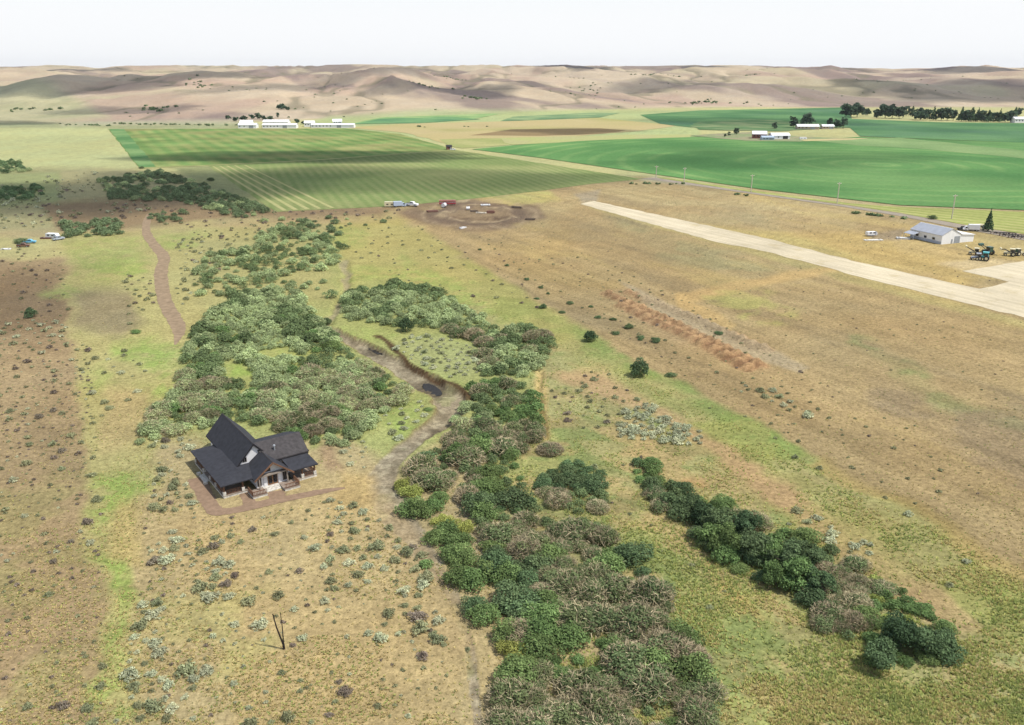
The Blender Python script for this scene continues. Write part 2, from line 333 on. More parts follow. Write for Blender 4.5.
    # green band that follows the boundary and the tan track beside it
    zone([(470, 262), (560, 315), (660, 372), (780, 430), (900, 500), (1040, 575), (1060, 680), (950, 640), (820, 530), (700, 450), (620, 385), (560, 352), (500, 320)], alb(158, 158, 84), 8, .9, 18, noise=.45 + patch, tf=.6)
    zone([(575, 325), (640, 345), (720, 400), (800, 440), (820, 470), (740, 440), (650, 380), (590, 355)], alb(128, 150, 74), 8, .75, 16, noise=.35 + fine, tf=.3)
    zone([(830, 480), (900, 500), (960, 540), (1020, 590), (1000, 610), (900, 540)], alb(128, 142, 70), 9, .75, 18, noise=.3 + fine, tf=.5)
    zone([(560, 372), (610, 374), (680, 420), (740, 455), (830, 512), (880, 545), (960, 600), (985, 640), (940, 640), (870, 570), (800, 515), (700, 450), (640, 410), (560, 382)], alb(188, 152, 112), 6, .85, 12, tf=.6)
    zone([(800, 500), (850, 500), (1000, 590), (1080, 650), (1080, 760), (1010, 740), (950, 620)], alb(165, 152, 92), 10, .6, 24, noise=.4 + fine, tf=.9)
    zone([(535, 372), (546, 370), (550, 440), (538, 440)], alb(196, 168, 110), 3, .9, 6)
    # big dry field on the right
    big = [(395, 212), (520, 190), (640, 178), (760, 190), (900, 215), (1100, 245), (1700, 380), (1700, 700), (1060, 590), (900, 505), (780, 435), (640, 362), (540, 302), (470, 258)]
    zone(big, alb(181, 154, 110), 4, 1, 8, tf=.7)
    zone([(480, 215), (640, 180), (700, 186), (900, 216), (1060, 245), (1060, 300), (860, 250), (700, 225), (600, 196), (540, 230)], alb(190, 168, 122), 8, .8, 12, noise=.35 + patch)
    zone([(760, 235), (900, 232), (990, 245), (1040, 262), (960, 285), (860, 262), (760, 240)], alb(206, 176, 110), 6, .9, 10, tf=.25)
    zone([(700, 225), (780, 232), (900, 268), (820, 256), (720, 235)], alb(204, 184, 112), 4, .6, 8)
    zone([(520, 225), (640, 205), (860, 285), (1060, 340), (1100, 420), (900, 360), (700, 290), (560, 260)], alb(178, 150, 105), 12, .6, 24, noise=patch)
    zone([(470, 240), (560, 235), (640, 280), (620, 300), (540, 290)], alb(190, 160, 105), 10, .7, 20, noise=.4 + patch)
    zone([(600, 212), (680, 235), (790, 275), (770, 285), (660, 255)], alb(160, 154, 112), 8, .6, 18, noise=.3 + patch)
    zone([(850, 335), (905, 358), (960, 395), (1040, 425), (1040, 440), (960, 415), (890, 372), (845, 345)], alb(152, 156, 96), 7, .75, 20, noise=.3 + fine)
    zone([(880, 375), (960, 400), (1100, 430), (1100, 520), (980, 470), (880, 410)], alb(152, 132, 108), 14, .6, 26, noise=.3 + patch)
    zone([(700, 285), (760, 290), (800, 315), (760, 322), (720, 308)], alb(192, 186, 100), 6, .55, 18, noise=fine)
    zone([(620, 282), (760, 345), (810, 365), (800, 372), (720, 345), (640, 302)], alb(172, 152, 122), 3, .8, 5, tf=.15)
    zone([(676, 294), (790, 272), (860, 262), (862, 268), (770, 284), (694, 303), (735, 325), (725, 330), (680, 306)], alb(200, 166, 108), 3, .8, 6, tf=.2)
    zone([(880, 320), (1024, 365), (1024, 372), (900, 335)], alb(190, 160, 115), 5, .5, 14)
    zone([(805, 462), (900, 510), (960, 545), (1060, 592), (1060, 580), (905, 498), (820, 452)], alb(176, 150, 88), 5, .7, 10)
    zone([(596, 204), (870, 278), (1060, 330), (1060, 338), (860, 286), (590, 208)], alb(188, 172, 110), 2, .7, 4)
    zone([(575, 194), (600, 190), (596, 202), (582, 203)], alb(172, 158, 140), 2, .7, 3)
    zone([(884, 232), (930, 236), (992, 250), (980, 262), (940, 258), (900, 252)], alb(200, 172, 120), 4, .6, 6)
    zone([(935, 262), (975, 258), (1024, 262), (1024, 264), (965, 270)], alb(214, 190, 150), 3, .8, 6)
    zone([(866, 234), (905, 228), (900, 240), (872, 240)], alb(160, 142, 122), 2, .8, 3)
    zone([(640, 180), (690, 185), (672, 182), (655, 176)], alb(205, 195, 165), 2, .9, 3)
    # bulldozed lot
    zone([(396, 212), (430, 200), (480, 199), (540, 206), (548, 218), (500, 230), (470, 232), (430, 226)], alb(142, 118, 96), 3, 1, 8, tf=.3)
    zone([(455, 199), (470, 198), (466, 204), (458, 204)], alb(196, 176, 140), 1.5, .8, 3)
    zone([(446, 210), (470, 207), (505, 210), (512, 218), (490, 223), (462, 220)], alb(188, 168, 124), 1.6, 1, 4); zone([(452, 212), (472, 209.5), (500, 212), (505, 217), (488, 221), (466, 219)], alb(150, 128, 98), 1.5, .9, 4)
    zone([(480, 196), (548, 190), (560, 200), (510, 206)], alb(196, 188, 108), 3, .8, 8)
    # orange soil heaps
    zone([(600, 292), (640, 292), (770, 352), (775, 372), (745, 372), (660, 336)], alb(186, 154, 114), 4, .6, 10, tf=.2)
    for i, r in enumerate(ROWS_P):
        dd = seg_dist(x, y, r, [2.9] * 3); mixc(alb(192, 150, 108), (1 - sstep(.7, 1.1, dd)) * (.6 + .4 * fine))
    # creek bed
    d = seg_dist(x, y, CRK_P, CRK_W) + (fbm(x / 5, y / 5, 5, 4) - .5) * .75
    cb = (1 - sstep(.8, 1.02, d))
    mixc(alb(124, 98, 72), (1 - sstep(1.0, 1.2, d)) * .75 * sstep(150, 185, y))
    mixc(alb(160, 144, 122), cb); grv = fbm(x / 2.2, y / 2.2, 61, 4); mixc(alb(188, 174, 148), cb * sstep(.52, .64, grv) * .6); mixc(alb(126, 112, 92), cb * sstep(.5, .66, fbm(x / 3, y / 3, 62, 4)) * .6); mixc(alb(150, 156, 96), cb * sstep(.62, .72, n4) * .4)
    for px_, py_, r_0 in ((376, 348, 4), (432, 387, 5), (443, 435, 4)):
        q_ = at2((px_, py_)); mixc(alb(96, 84, 70), cb * (1 - sstep(.5, 1.3, np.hypot(x - q_[0], (y - q_[1]) * .6) / r_0 + (grv - .5))) * .8)
    tuft[:] = np.where(cb > .5, .25, tuft)
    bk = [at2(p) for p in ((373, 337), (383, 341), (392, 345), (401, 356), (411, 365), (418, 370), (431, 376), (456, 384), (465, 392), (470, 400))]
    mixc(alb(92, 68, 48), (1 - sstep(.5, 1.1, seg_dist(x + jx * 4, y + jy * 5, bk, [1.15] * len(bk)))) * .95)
    mixc(alb(166, 152, 122), (1 - sstep(.5, 1.2, seg_dist(x + jx * 5, y + jy * 6, UPC_P, UPC_W))) * .8)
    mixc(alb(178, 158, 128), (1 - sstep(.7, 1.1, seg_dist(x, y, [at2(p) for p in ((463, 500), (478, 520), (485, 545), (483, 575))], [2.2] * 4))) * .9)
    mixc(alb(178, 150, 112), (1 - sstep(.6, 1.2, seg_dist(x, y, [at2(p) for p in ((372, 500), (395, 530), (425, 580), (450, 640))], [4.] * 4))) * .5)
    # yard of the house
    zone([(185, 505), (345, 480), (420, 560), (460, 650), (460, 760), (250, 760), (200, 600)], alb(190, 164, 116), 16, .85, 24, noise=.6 + patch, tf=.35)
    zone([(340, 470), (372, 470), (372, 510), (330, 520)], alb(190, 160, 105), 8, .8, 10)
    zone([(320, 445), (335, 445), (342, 470), (326, 470)], alb(170, 138, 108), 5, .8, 6)
    zone([(160, 600), (260, 590), (280, 660), (150, 700)], alb(178, 172, 105), 16, .5, 24, noise=fine)
    # mown and driven streaks that run with the airstrip
    ra = at2((712, 241)); rb = at2((1024, 317)); e = (rb - ra) / np.linalg.norm(rb - ra); uu = x * e[0] + y * e[1]; vv = -x * e[1] + y * e[0]
    st = (fbm(uu / 70, vv / 2.6, 51, 4) - .5) + .6 * (fbm(uu / 25, vv / 1.1, 52, 3) - .5); dryw = (1 - sstep(-4, 4, sdf_poly(sx, sy, big))) 
    C *= 1 + (st * .42 * dryw)[:, None] * np.array([1, 1.02, 1.05]); mixc(alb(140, 124, 100), dryw * sstep(.56, .72, fbm(uu / 60, vv / 14, 53, 5)) * .3); mixc(alb(204, 178, 112), dryw * sstep(.58, .72, fbm(uu / 80, vv / 18, 54, 5)) * .45)
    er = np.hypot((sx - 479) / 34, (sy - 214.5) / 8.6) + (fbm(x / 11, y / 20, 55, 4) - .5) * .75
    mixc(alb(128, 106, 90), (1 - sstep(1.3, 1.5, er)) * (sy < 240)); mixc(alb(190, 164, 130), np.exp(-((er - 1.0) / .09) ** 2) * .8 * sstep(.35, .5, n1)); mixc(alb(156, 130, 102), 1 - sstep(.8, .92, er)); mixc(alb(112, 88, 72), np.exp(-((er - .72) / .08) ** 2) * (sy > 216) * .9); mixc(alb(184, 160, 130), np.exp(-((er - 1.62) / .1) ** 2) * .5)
    for i, r in enumerate(ROWS_P):
        dd = seg_dist(x + jx * 3, y + jy * 3, r, [2.6] * 3); mixc(alb(196, 154, 112), (1 - sstep(.75, 1.15, dd)) * .9); mixc(alb(142, 104, 76), (1 - sstep(.7, 1.1, dd)) * (1 - sstep(.2, .55, furrow(x, y, i))) * .8)
    zone([(620, 282), (760, 345), (812, 366), (800, 372), (720, 345), (640, 302)], alb(184, 164, 134), 2, .75, 4)
    zone([(676, 294), (790, 272), (860, 262), (862, 267), (770, 283), (692, 303), (735, 325), (725, 330), (678, 306)], alb(206, 170, 112), 2.5, .75, 5)
    zone([(700, 290), (730, 288), (800, 312), (780, 324), (735, 312)], alb(184, 178, 98), 6, .5, 18, noise=fine)
    # broken colour everywhere
    g = np.stack([n2, n2, n2], 1) - .5
    C *= (1 + g * .30 * (1 - hw * .5)[:, None]) * (1 + (n3 - .5)[:, None] * .28)
    warm = (fbm(x / 33, y / 33, 15, 4) - .5)[:, None] * np.array([.12, .0, -.14]) * (1 - hw * .4)[:, None]
    C *= 1 + warm
    lum = (C @ np.array([.25, .6, .15]))[:, None]; C = lum + (C - lum) * .86; C *= np.array([1.03, 1.05, .93]) * (1 - hw[:, None]) + np.array([1.0, .985, .96]) * hw[:, None]; C *= (1 + .13 * (1 - sstep(250, 420, y)) * (1 - dryw))[:, None]
    C = np.clip(C, .01, .9)
    m, n, N, L = new_mat('soil_and_dry_grass')
    out = N('ShaderNodeOutputMaterial'); p = N('ShaderNodeBsdfPrincipled'); L(p.outputs[0], out.inputs[0])
    p.inputs['Roughness'].default_value = .95; p.inputs['Specular IOR Level'].default_value = .05
    a = N('ShaderNodeAttribute'); a.attribute_name = 'cover'; tu = N('ShaderNodeAttribute'); tu.attribute_name = 'tuft'
    tc = N('ShaderNodeTexCoord')
    def noise(scale, det=4, rough=.6):
        t = N('ShaderNodeTexNoise'); t.inputs['Scale'].default_value = scale; t.inputs['Detail'].default_value = det; t.inputs['Roughness'].default_value = rough
        L(tc.outputs['Object'], t.inputs[0]); return t
    def rng(src, a0, a1, b0, b1):
        r = N('ShaderNodeMapRange'); L(src, r.inputs[0]); r.inputs[1].default_value = a0; r.inputs[2].default_value = a1; r.inputs[3].default_value = b0; r.inputs[4].default_value = b1; return r.outputs[0]
    def math_(op, s0, s1):
        q = N('ShaderNodeMath'); q.operation = op
        for i_, s_ in enumerate((s0, s1)):
            if isinstance(s_, (int, float)): q.inputs[i_].default_value = s_
            else: L(s_, q.inputs[i_])
        return q.outputs[0]
    na = noise(.9, 5, .7); nb = noise(.16, 4); nd = noise(1.7, 3, .6); ne = noise(3.2, 2)
    k = math_('MULTIPLY', rng(na.outputs[0], .3, .7, .62, 1.38), rng(nb.outputs[0], .3, .7, .88, 1.12))
    k = math_('MULTIPLY', k, rng(ne.outputs[0], .3, .7, .82, 1.18))
    v = N('ShaderNodeVectorMath'); v.operation = 'SCALE'; L(a.outputs['Color'], v.inputs[0]); L(k, v.inputs[3])
    spot = math_('MULTIPLY', rng(nd.outputs[0], .54, .63, 0, 1), rng(nb.outputs[0], .42, .6, .25, 1)); spot = math_('MULTIPLY', spot, tu.outputs['Fac'])
    hs = N('ShaderNodeHueSaturation'); hs.inputs['Hue'].default_value = .535; hs.inputs['Saturation'].default_value = 1.1; hs.inputs['Value'].default_value = .45; L(v.outputs[0], hs.inputs['Color'])
    mx = N('ShaderNodeMix'); mx.data_type = 'RGBA'; L(spot, mx.inputs[0]); L(v.outputs[0], mx.inputs[6]); L(hs.outputs[0], mx.inputs[7])
    L(mx.outputs[2], p.inputs['Base Color'])
    b = N('ShaderNodeBump'); b.inputs['Strength'].default_value = .45; b.inputs['Distance'].default_value = .35; L(na.outputs[0], b.inputs['Height']); L(b.outputs[0], p.inputs['Normal'])
    me = np_mesh('ground', V, F, m, True, {'cover': C, 'tuft': tuft})
    o = bpy.data.objects.new('ground', me); COL.objects.link(o); tag(o, kind='structure')
ground()
# ------------------------------------------------------------------ fields, roads, runway (sheets laid on the valley floor)
def px_poly(pts, z): return [tuple(at(a, b)[:2]) + (z,) for a, b in pts]
def ragged(P, amp, step):
    """walk the outline and let it wander a little, as real edges do"""
    out = []; n = len(P)
    for i in range(n):
        a = np.array(P[i][:2]); b = np.array(P[(i + 1) % n][:2]); L_ = np.linalg.norm(b - a); k = int(min(120, max(1, L_ / step))); nn = np.array([-(b - a)[1], (b - a)[0]]) / max(L_, 1e-6)
        for q in range(k):
            p = a + (b - a) * q / k; w = 0 if q == 0 else amp * 2 * (float(fbm(np.array([p[0] / step * .7]), np.array([p[1] / step * .7]), 97, 3)[0]) - .5)
            out.append((*(p + nn * w), P[0][2]))
    return out
def sheet(name, pts, z, mat, label=None, rough=0, step=10):
    P = px_poly(pts, z)
    if rough: P = ragged(P, rough, step)
    me = bpy.data.meshes.new(name); me.from_pydata(P, [], [tuple(range(len(P)))]); me.update(); bm_fix(me)
    if me.polygons[0].normal.z < 0: me.flip_normals()
    me.materials.append(mat); o = bpy.data.objects.new(name, me); COL.objects.link(o); tag(o, label, kind='structure'); return o
def field_mat(name, a, b, period=0, ang=0, soft=.5, patch=.35, ps=60, cpatch=None, ring=None, fine=.12, rows2=None):
    """crop: two colours in rows, broad uneven growth, a third colour in patches"""
    m, n, N, L = new_mat(name)
    out = N('ShaderNodeOutputMaterial'); p = N('ShaderNodeBsdfDiffuse'); L(p.outputs[0], out.inputs[0])
    tc = N('ShaderNodeTexCoord'); base = tc.outputs['Object']
    def rng(src, a0, a1, b0, b1):
        r = N('ShaderNodeMapRange'); L(src, r.inputs[0]); r.inputs[1].default_value = a0; r.inputs[2].default_value = a1; r.inputs[3].default_value = b0; r.inputs[4].default_value = b1; return r.outputs[0]
    def noise(sc, det=4):
        t = N('ShaderNodeTexNoise'); t.inputs['Scale'].default_value = sc; t.inputs['Detail'].default_value = det; L(base, t.inputs[0]); return t.outputs[0]
    def mixer(f, c1, c2):
        x = N('ShaderNodeMix'); x.data_type = 'RGBA'
        if isinstance(f, float): x.inputs[0].default_value = f
        else: L(f, x.inputs[0])
        for i_, c_ in ((6, c1), (7, c2)):
            if hasattr(c_, 'links'): L(c_, x.inputs[i_])
            else: x.inputs[i_].default_value = (*c_, 1)
        return x.outputs[2]
    col = a
    n1 = noise(1 / ps, 5)
    if period:
        mp = N('ShaderNodeMapping'); mp.inputs['Rotation'].default_value = (0, 0, ang); L(base, mp.inputs[0])
        w = N('ShaderNodeTexWave'); w.inputs['Scale'].default_value = 2 * math.pi / period / 20 * (20 / (2 * math.pi)) * .314159 / 1.0
        w.wave_type = 'BANDS'; w.bands_direction = 'X'; w.inputs['Distortion'].default_value = .6; w.inputs['Detail'].default_value = 1.5; w.inputs['Detail Scale'].default_value = .3
        L(mp.outputs[0], w.inputs[0])
        f = rng(w.outputs['Fac'], .5 - soft / 2, .5 + soft / 2, 0, 1)
        q = N('ShaderNodeMath'); q.operation = 'MULTIPLY'; L(f, q.inputs[0]); L(rng(noise(1 / 90, 3), .35, .65, .25, 1), q.inputs[1])
        col = mixer(q.outputs[0], a, b)
    else: col = mixer(rng(n1, .4, .6, 0, 1), a, b)
    if ring:
        mp = N('ShaderNodeMapping'); mp.vector_type = 'POINT'; mp.inputs['Location'].default_value = (-ring[0], -ring[1], 0); L(base, mp.inputs[0])
        w = N('ShaderNodeTexWave'); w.wave_type = 'RINGS'; w.rings_direction = 'Z'; w.inputs['Scale'].default_value = .314159 / ring[2]; w.inputs['Distortion'].default_value = 1.2; w.inputs['Detail'].default_value = 2; w.inputs['Detail Scale'].default_value = .05
        L(mp.outputs[0], w.inputs[0])
        q = N('ShaderNodeMath'); q.operation = 'MULTIPLY'; L(rng(w.outputs['Fac'], .6, 1, 0, ring[3]), q.inputs[0]); L(rng(noise(1 / 120, 3), .4, .65, 0, 1), q.inputs[1])
        col = mixer(q.outputs[0], col, ring[4])
    if cpatch is not None: col = mixer(rng(noise(1 / (ps * 1.7), 4), .49, .66, 0, .8), col, cpatch)
    v = N('ShaderNodeVectorMath'); v.operation = 'SCALE'
    L(col, v.inputs[0]) if hasattr(col, 'links') else None
    q = N('ShaderNodeMath'); q.operation = 'MULTIPLY'; L(rng(n1, .3, .7, 1 - patch, 1 + patch), q.inputs[0]); L(rng(noise(.35, 3), .3, .7, 1 - fine, 1 + fine), q.inputs[1])
    L(q.outputs[0], v.inputs[3]); L(v.outputs[0], p.inputs[0])
    return m
def ang_of(p, q):
    a = at2(p); b = at2(q); return math.atan2(b[1] - a[1], b[0] - a[0])
rowA = ang_of((138, 168), (107, 129)); rowB = ang_of((275, 211), (210, 166))
UPF = [(108, 129), (345, 128.5), (400, 134), (456, 150), (380, 155.5), (310, 160.5), (207, 165.5), (139, 168)]
sheet('hay_field', UPF, .10, field_mat('striped_hay', alb(126, 156, 92), alb(162, 172, 108), 17, -(rowA - math.pi / 2), .9, .24, 55, cpatch=alb(168, 164, 110)), 'striped green and pale hay field in front of the white barns', 1.6, 14)
sheet('hay_field', [(109, 129), (124, 129), (156, 167), (140, 168)], .16, field_mat('green_strip', alb(112, 156, 100), alb(134, 164, 108), patch=.16), 'bright green strip along the left edge of the hay field', 1.6, 14)
LOF = [(207, 165.5), (310, 160.5), (380, 155.5), (456, 150), (520, 160), (642, 179), (590, 184), (540, 191), (480, 198), (400, 206), (276, 212)]
sheet('mown_field', LOF, .10, field_mat('mown_hay', alb(136, 154, 96), alb(160, 168, 112), 7, -(ang_of((330, 208), (300, 170)) - math.pi / 2), .7, .12, 110, cpatch=alb(178, 178, 122)), 'green mown hay field with fine pale rows in front of the dirt lot', 1.4, 12)
PALE = field_mat('pale_windrow', alb(196, 192, 136), alb(184, 184, 126), patch=.1)
for k, (x0, x1) in enumerate(((212, 284), (219, 295), (226, 307), (234, 319), (244, 332))):
    w = 1.0 if k < 3 else .8
    sheet('windrow_strip', [(x0, 166.5 - k * .3), (x0 + 2.2 * w, 166.4 - k * .3), (x1 + 3.4 * w, 210.6 - k * .6), (x1 - 1.2, 210.9 - k * .6)], .16 + .01 * k, PALE)
sheet('stubble_field', [(345, 127.5), (400, 124), (520, 121), (600, 118), (640, 122), (675, 126), (640, 131), (600, 134), (520, 142), (462, 148), (405, 133)], .20, field_mat('stubble', alb(208, 192, 142), alb(196, 180, 130), patch=.12, ps=150, cpatch=alb(178, 178, 112)), 'pale tan stubble field in the middle of the valley', 7, 30)
sheet('stubble_field', [(512, 129.5), (600, 128.5), (626, 130.5), (600, 134), (540, 136), (470, 135.5)], .30, field_mat('shaded_stubble', alb(166, 145, 108), alb(156, 136, 100), patch=.1), 'brown band of cloud shadow coloured onto the tan stubble field', 7, 30)  # browner sheet puts the cloud's shade into the field colour
sheet('fallow_strip', [(440, 139.5), (560, 137.5), (640, 135), (560, 142), (462, 148.5), (448, 146)], .30, field_mat('thin_green', alb(176, 182, 118), alb(186, 184, 126), patch=.1), 'thin green strip between the stubble and the green field', 7, 30)
CF = at2((900, 150))
sheet('green_field', [(472, 149.5), (520, 145), (640, 137.2), (700, 137), (740, 140), (800, 141.5), (860, 137), (1024, 143), (1300, 152), (1500, 300), (1024, 210.5), (900, 205.5), (760, 189.5), (640, 172.5), (540, 158)], .35,
      field_mat('lush_crop', alb(100, 148, 90), alb(112, 156, 94), patch=.16, ps=120, cpatch=alb(122, 160, 100), ring=(at2((880, 165))[0], at2((880, 165))[1], 26, .9, alb(140, 172, 108))), 'large lush green irrigated field beyond the runway')
sheet('green_field', [(640, 115), (700, 110.5), (800, 108.5), (846, 107.5), (852, 119), (940, 122.5), (1300, 126), (1300, 152), (1024, 143), (860, 136.5), (850, 128), (760, 126), (690, 127.5), (660, 124)], .40,
      field_mat('far_crop', alb(94, 138, 94), alb(112, 150, 100), patch=.18, ps=140, cpatch=alb(98, 134, 106)), 'far dark green field in front of the windbreak trees')
sheet('green_field', [(500, 121.5), (512, 117), (590, 113), (620, 113), (600, 117.5)], .40, field_mat('mid_crop', alb(126, 158, 116), alb(152, 172, 124), patch=.15), 'narrow green field at the foot of the hills', 1.6, 16)
sheet('green_field', [(345, 124.5), (380, 118), (450, 112), (500, 114), (470, 120), (400, 123.5)], .40, field_mat('pale_crop', alb(150, 186, 122), alb(170, 190, 130), patch=.15), 'pale green field behind the long white barn', 1.6, 16)
sheet('green_field', [(380, 119), (450, 117), (480, 119.5), (420, 123.2), (352, 124.2)], .46, field_mat('dark_crop', alb(112, 158, 112), alb(124, 164, 112), patch=.15), 'dark green band behind the long white barn', 1.6, 16)
sheet('pale_strip', [(500, 138.3), (640, 135), (692, 134.8), (690, 137.4), (600, 140.3), (512, 145.2)], .42, field_mat('pale_headland', alb(198, 196, 140), alb(186, 190, 126), patch=.1), None, 5, 30)
sheet('pale_strip', [(800, 140), (900, 138), (1024, 151), (1300, 160), (1300, 167), (1024, 159), (930, 150), (860, 146)], .45, field_mat('thin_crop', alb(138, 168, 112), alb(150, 174, 118), patch=.1, ps=80), 'paler green swath across the irrigated field', 5, 30)
sheet('farmyard', [(690, 136), (715, 134), (760, 132), (800, 137), (840, 138.5), (800, 142), (745, 141)], .50, field_mat('yard_gravel', alb(178, 172, 138), alb(146, 160, 116), patch=.15, ps=30), None, 5, 14)
sheet('farm_lane', [(800, 140), (850, 138.6), (870, 138.6), (850, 140.4), (805, 141.6)], .55, field_mat('lane_gravel', alb(214, 200, 150), alb(206, 196, 140), patch=.1))
sheet('farmyard', [(700, 122), (760, 119.5), (800, 122), (850, 127), (780, 131.5), (700, 130), (690, 126)], .52, field_mat('rough_pasture', alb(108, 144, 98), alb(134, 150, 108), patch=.2, ps=40), None, 5, 14)
HS = [(655, 176.5), (760, 191.5), (850, 203.5), (900, 207), (1024, 212), (1500, 301), (1500, 335), (1024, 234), (960, 224), (900, 213), (850, 205.5), (760, 193.5), (660, 178.2)]
sheet('hay_strip', HS, .10, field_mat('roadside_hay', alb(168, 176, 104), alb(200, 196, 132), 9, -(ang_of((1024, 222), (900, 209)) + math.pi / 2), .6, .12, 60), 'striped pale hay strip between road and green field', 0.8, 8)
GR = plain('road_gravel', alb(176, 164, 146), .95, 0, .15, .3, .1)
sheet('gravel_road', [(640, 178.6), (656, 178), (760, 193.6), (850, 206), (900, 213.4), (960, 224.5), (1024, 235), (1500, 336), (1500, 346), (1024, 240.5), (960, 228.5), (900, 216.3), (850, 208), (760, 195.2), (650, 179.6)], .14, GR, None, 0.6, 6)
sheet('gravel_road', [(139, 168.6), (207, 166), (310, 161), (380, 156), (452, 150.8), (452, 150.1), (380, 155.2), (310, 160.2), (207, 165.2), (139, 167.6)], .24, plain('field_track', alb(170, 174, 112), .95, 0, .2, .1, .05), 'grassy track between the two hay fields', 0.6, 6)
def runway_mat():
    m, n, N, L = new_mat('runway_dirt'); out = N('ShaderNodeOutputMaterial'); p = N('ShaderNodeBsdfDiffuse'); L(p.outputs[0], out.inputs[0]); tc = N('ShaderNodeTexCoord')
    a_ = ang_of((712, 241), (1024, 317.5)); mp = N('ShaderNodeMapping'); mp.inputs['Rotation'].default_value = (0, 0, -a_); L(tc.outputs['Object'], mp.inputs[0]); m2 = N('ShaderNodeMapping'); m2.inputs['Scale'].default_value = (.012, .35, 1); L(mp.outputs[0], m2.inputs[0])
    def nz(src, sc, d): t = N('ShaderNodeTexNoise'); t.inputs['Scale'].default_value = sc; t.inputs['Detail'].default_value = d; L(src, t.inputs[0]); return t.outputs[0]
    def rg(src, a, b, c, d): r = N('ShaderNodeMapRange'); L(src, r.inputs[0]); r.inputs[1].default_value = a; r.inputs[2].default_value = b; r.inputs[3].default_value = c; r.inputs[4].default_value = d; return r.outputs[0]
    def mul(a, b): q = N('ShaderNodeMath'); q.operation = 'MULTIPLY'; L(a, q.inputs[0]); L(b, q.inputs[1]); return q.outputs[0]
    k = mul(mul(rg(nz(m2.outputs[0], 1, 5), .35, .65, .86, 1.08), rg(nz(tc.outputs['Object'], .05, 5), .35, .65, .9, 1.06)), rg(nz(tc.outputs['Object'], .9, 4), .3, .7, .93, 1.07))
    mx = N('ShaderNodeMix'); mx.data_type = 'RGBA'; L(rg(nz(tc.outputs['Object'], .11, 6), .56, .7, 0, .55), mx.inputs[0]); mx.inputs[6].default_value = (*alb(236, 222, 190), 1); mx.inputs[7].default_value = (*alb(212, 194, 150), 1)
    v = N('ShaderNodeVectorMath'); v.operation = 'SCALE'; L(mx.outputs[2], v.inputs[0]); L(k, v.inputs[3]); L(v.outputs[0], p.inputs[0]); return m
RWM = runway_mat()
def interp_edge(a, b, n): return [(a[0] + (b[0] - a[0]) * i / n, a[1] + (b[1] - a[1]) * i / n) for i in range(n + 1)]
sheet('runway', [(580.5, 204), (594, 201), (768, 238.8), (860, 262.6), (979, 288.8), (1009, 282), (962, 271), (1024, 261), (1240, 238), (1500, 300), (1500, 435), (1024, 317.5), (860, 277), (768, 252), (712, 241)], .06, RWM, 'pale bare earth airstrip with a wide apron at its right end', 1.3, 4)
# dirt road down to the homestead, and the walk round the house
def ribbon(name, pts, z, mat, label=None):
    L_, R_ = [], []
    for i, (a, b, w) in enumerate(pts):
        p = at2((a, b)); q0 = at2(pts[max(i - 1, 0)][:2]); q1 = at2(pts[min(i + 1, len(pts) - 1)][:2])
        t = q1 - q0; t /= np.linalg.norm(t); nrm = np.array([-t[1], t[0]])
        j = 1 + .5 * (fbm(np.array([i * .6]), np.array([w]), 91, 3)[0] - .5); j2 = 1 + .5 * (fbm(np.array([i * .6]), np.array([w + 9]), 92, 3)[0] - .5)
        L_.append((*(p + nrm * w * j), z)); R_.append((*(p - nrm * w * j2), z))
    n = len(pts); me = bpy.data.meshes.new(name); me.from_pydata(L_ + R_, [], [(n + i, n + i + 1, i + 1, i) for i in range(n - 1)]); me.update(); bm_fix(me)
    if me.polygons[0].normal.z < 0: me.flip_normals()
    me.materials.append(mat); o = bpy.data.objects.new(name, me); COL.objects.link(o); return tag(o, label, kind='structure')
def smooth_path(pts, k=12):
    P = np.array(pts, float); out = []
    for i in range(len(P) - 1):
        p0, p1, p2, p3 = P[max(i - 1, 0)], P[i], P[i + 1], P[min(i + 2, len(P) - 1)]
        for t in np.linspace(0, 1, k, endpoint=False):
            out.append(.5 * ((2 * p1) + (-p0 + p2) * t + (2 * p0 - 5 * p1 + 4 * p2 - p3) * t * t + (-p0 + 3 * p1 - 3 * p2 + p3) * t ** 3))
    out.append(P[-1]); return [tuple(q) for q in out]
DIRT = plain('red_dirt', alb(172, 150, 122), .95, 0, .22, .5, .05, .3)
ribbon('dirt_road', smooth_path([(150, 214, 1.8), (146, 226, 2.0), (148, 236, 2.3), (157, 248, 2.5), (164, 258, 2.5), (161, 272, 2.5), (162, 286, 2.5), (165, 300, 2.5), (171, 313, 2.4), (177, 324, 2.4), (179, 333, 1.7), (177, 340, .9), (175, 345, .25)]), .05, DIRT, 'winding red dirt road at the upper left')
PATHM = plain('brown_gravel', alb(166, 140, 116), .95, 0, .18, .9, .05, .3)
ribbon('gravel_path', smooth_path([(196, 478, 1.7), (202, 489, 1.6), (208, 501, 1.5), (216, 511, 1.5), (230, 511, 1.2), (250, 507, 1.3), (275, 501, 1.3), (300, 496, 1.2), (325, 491, 1.0), (345, 488, .3)]), .05, PATHM, 'brown gravel walk curving round the dark roofed house')
ribbon('gravel_path', smooth_path([(243, 489, 1.0), (247, 498, 1.1), (252, 505, 1.2)]), .055, PATHM, 'short gravel spur beside the left front deck')
ribbon('gravel_path', smooth_path([(276, 491, 1.5), (277, 496, 1.6), (277, 502, 1.4)]), .055, PATHM, 'short gravel spur from front steps to the walk')
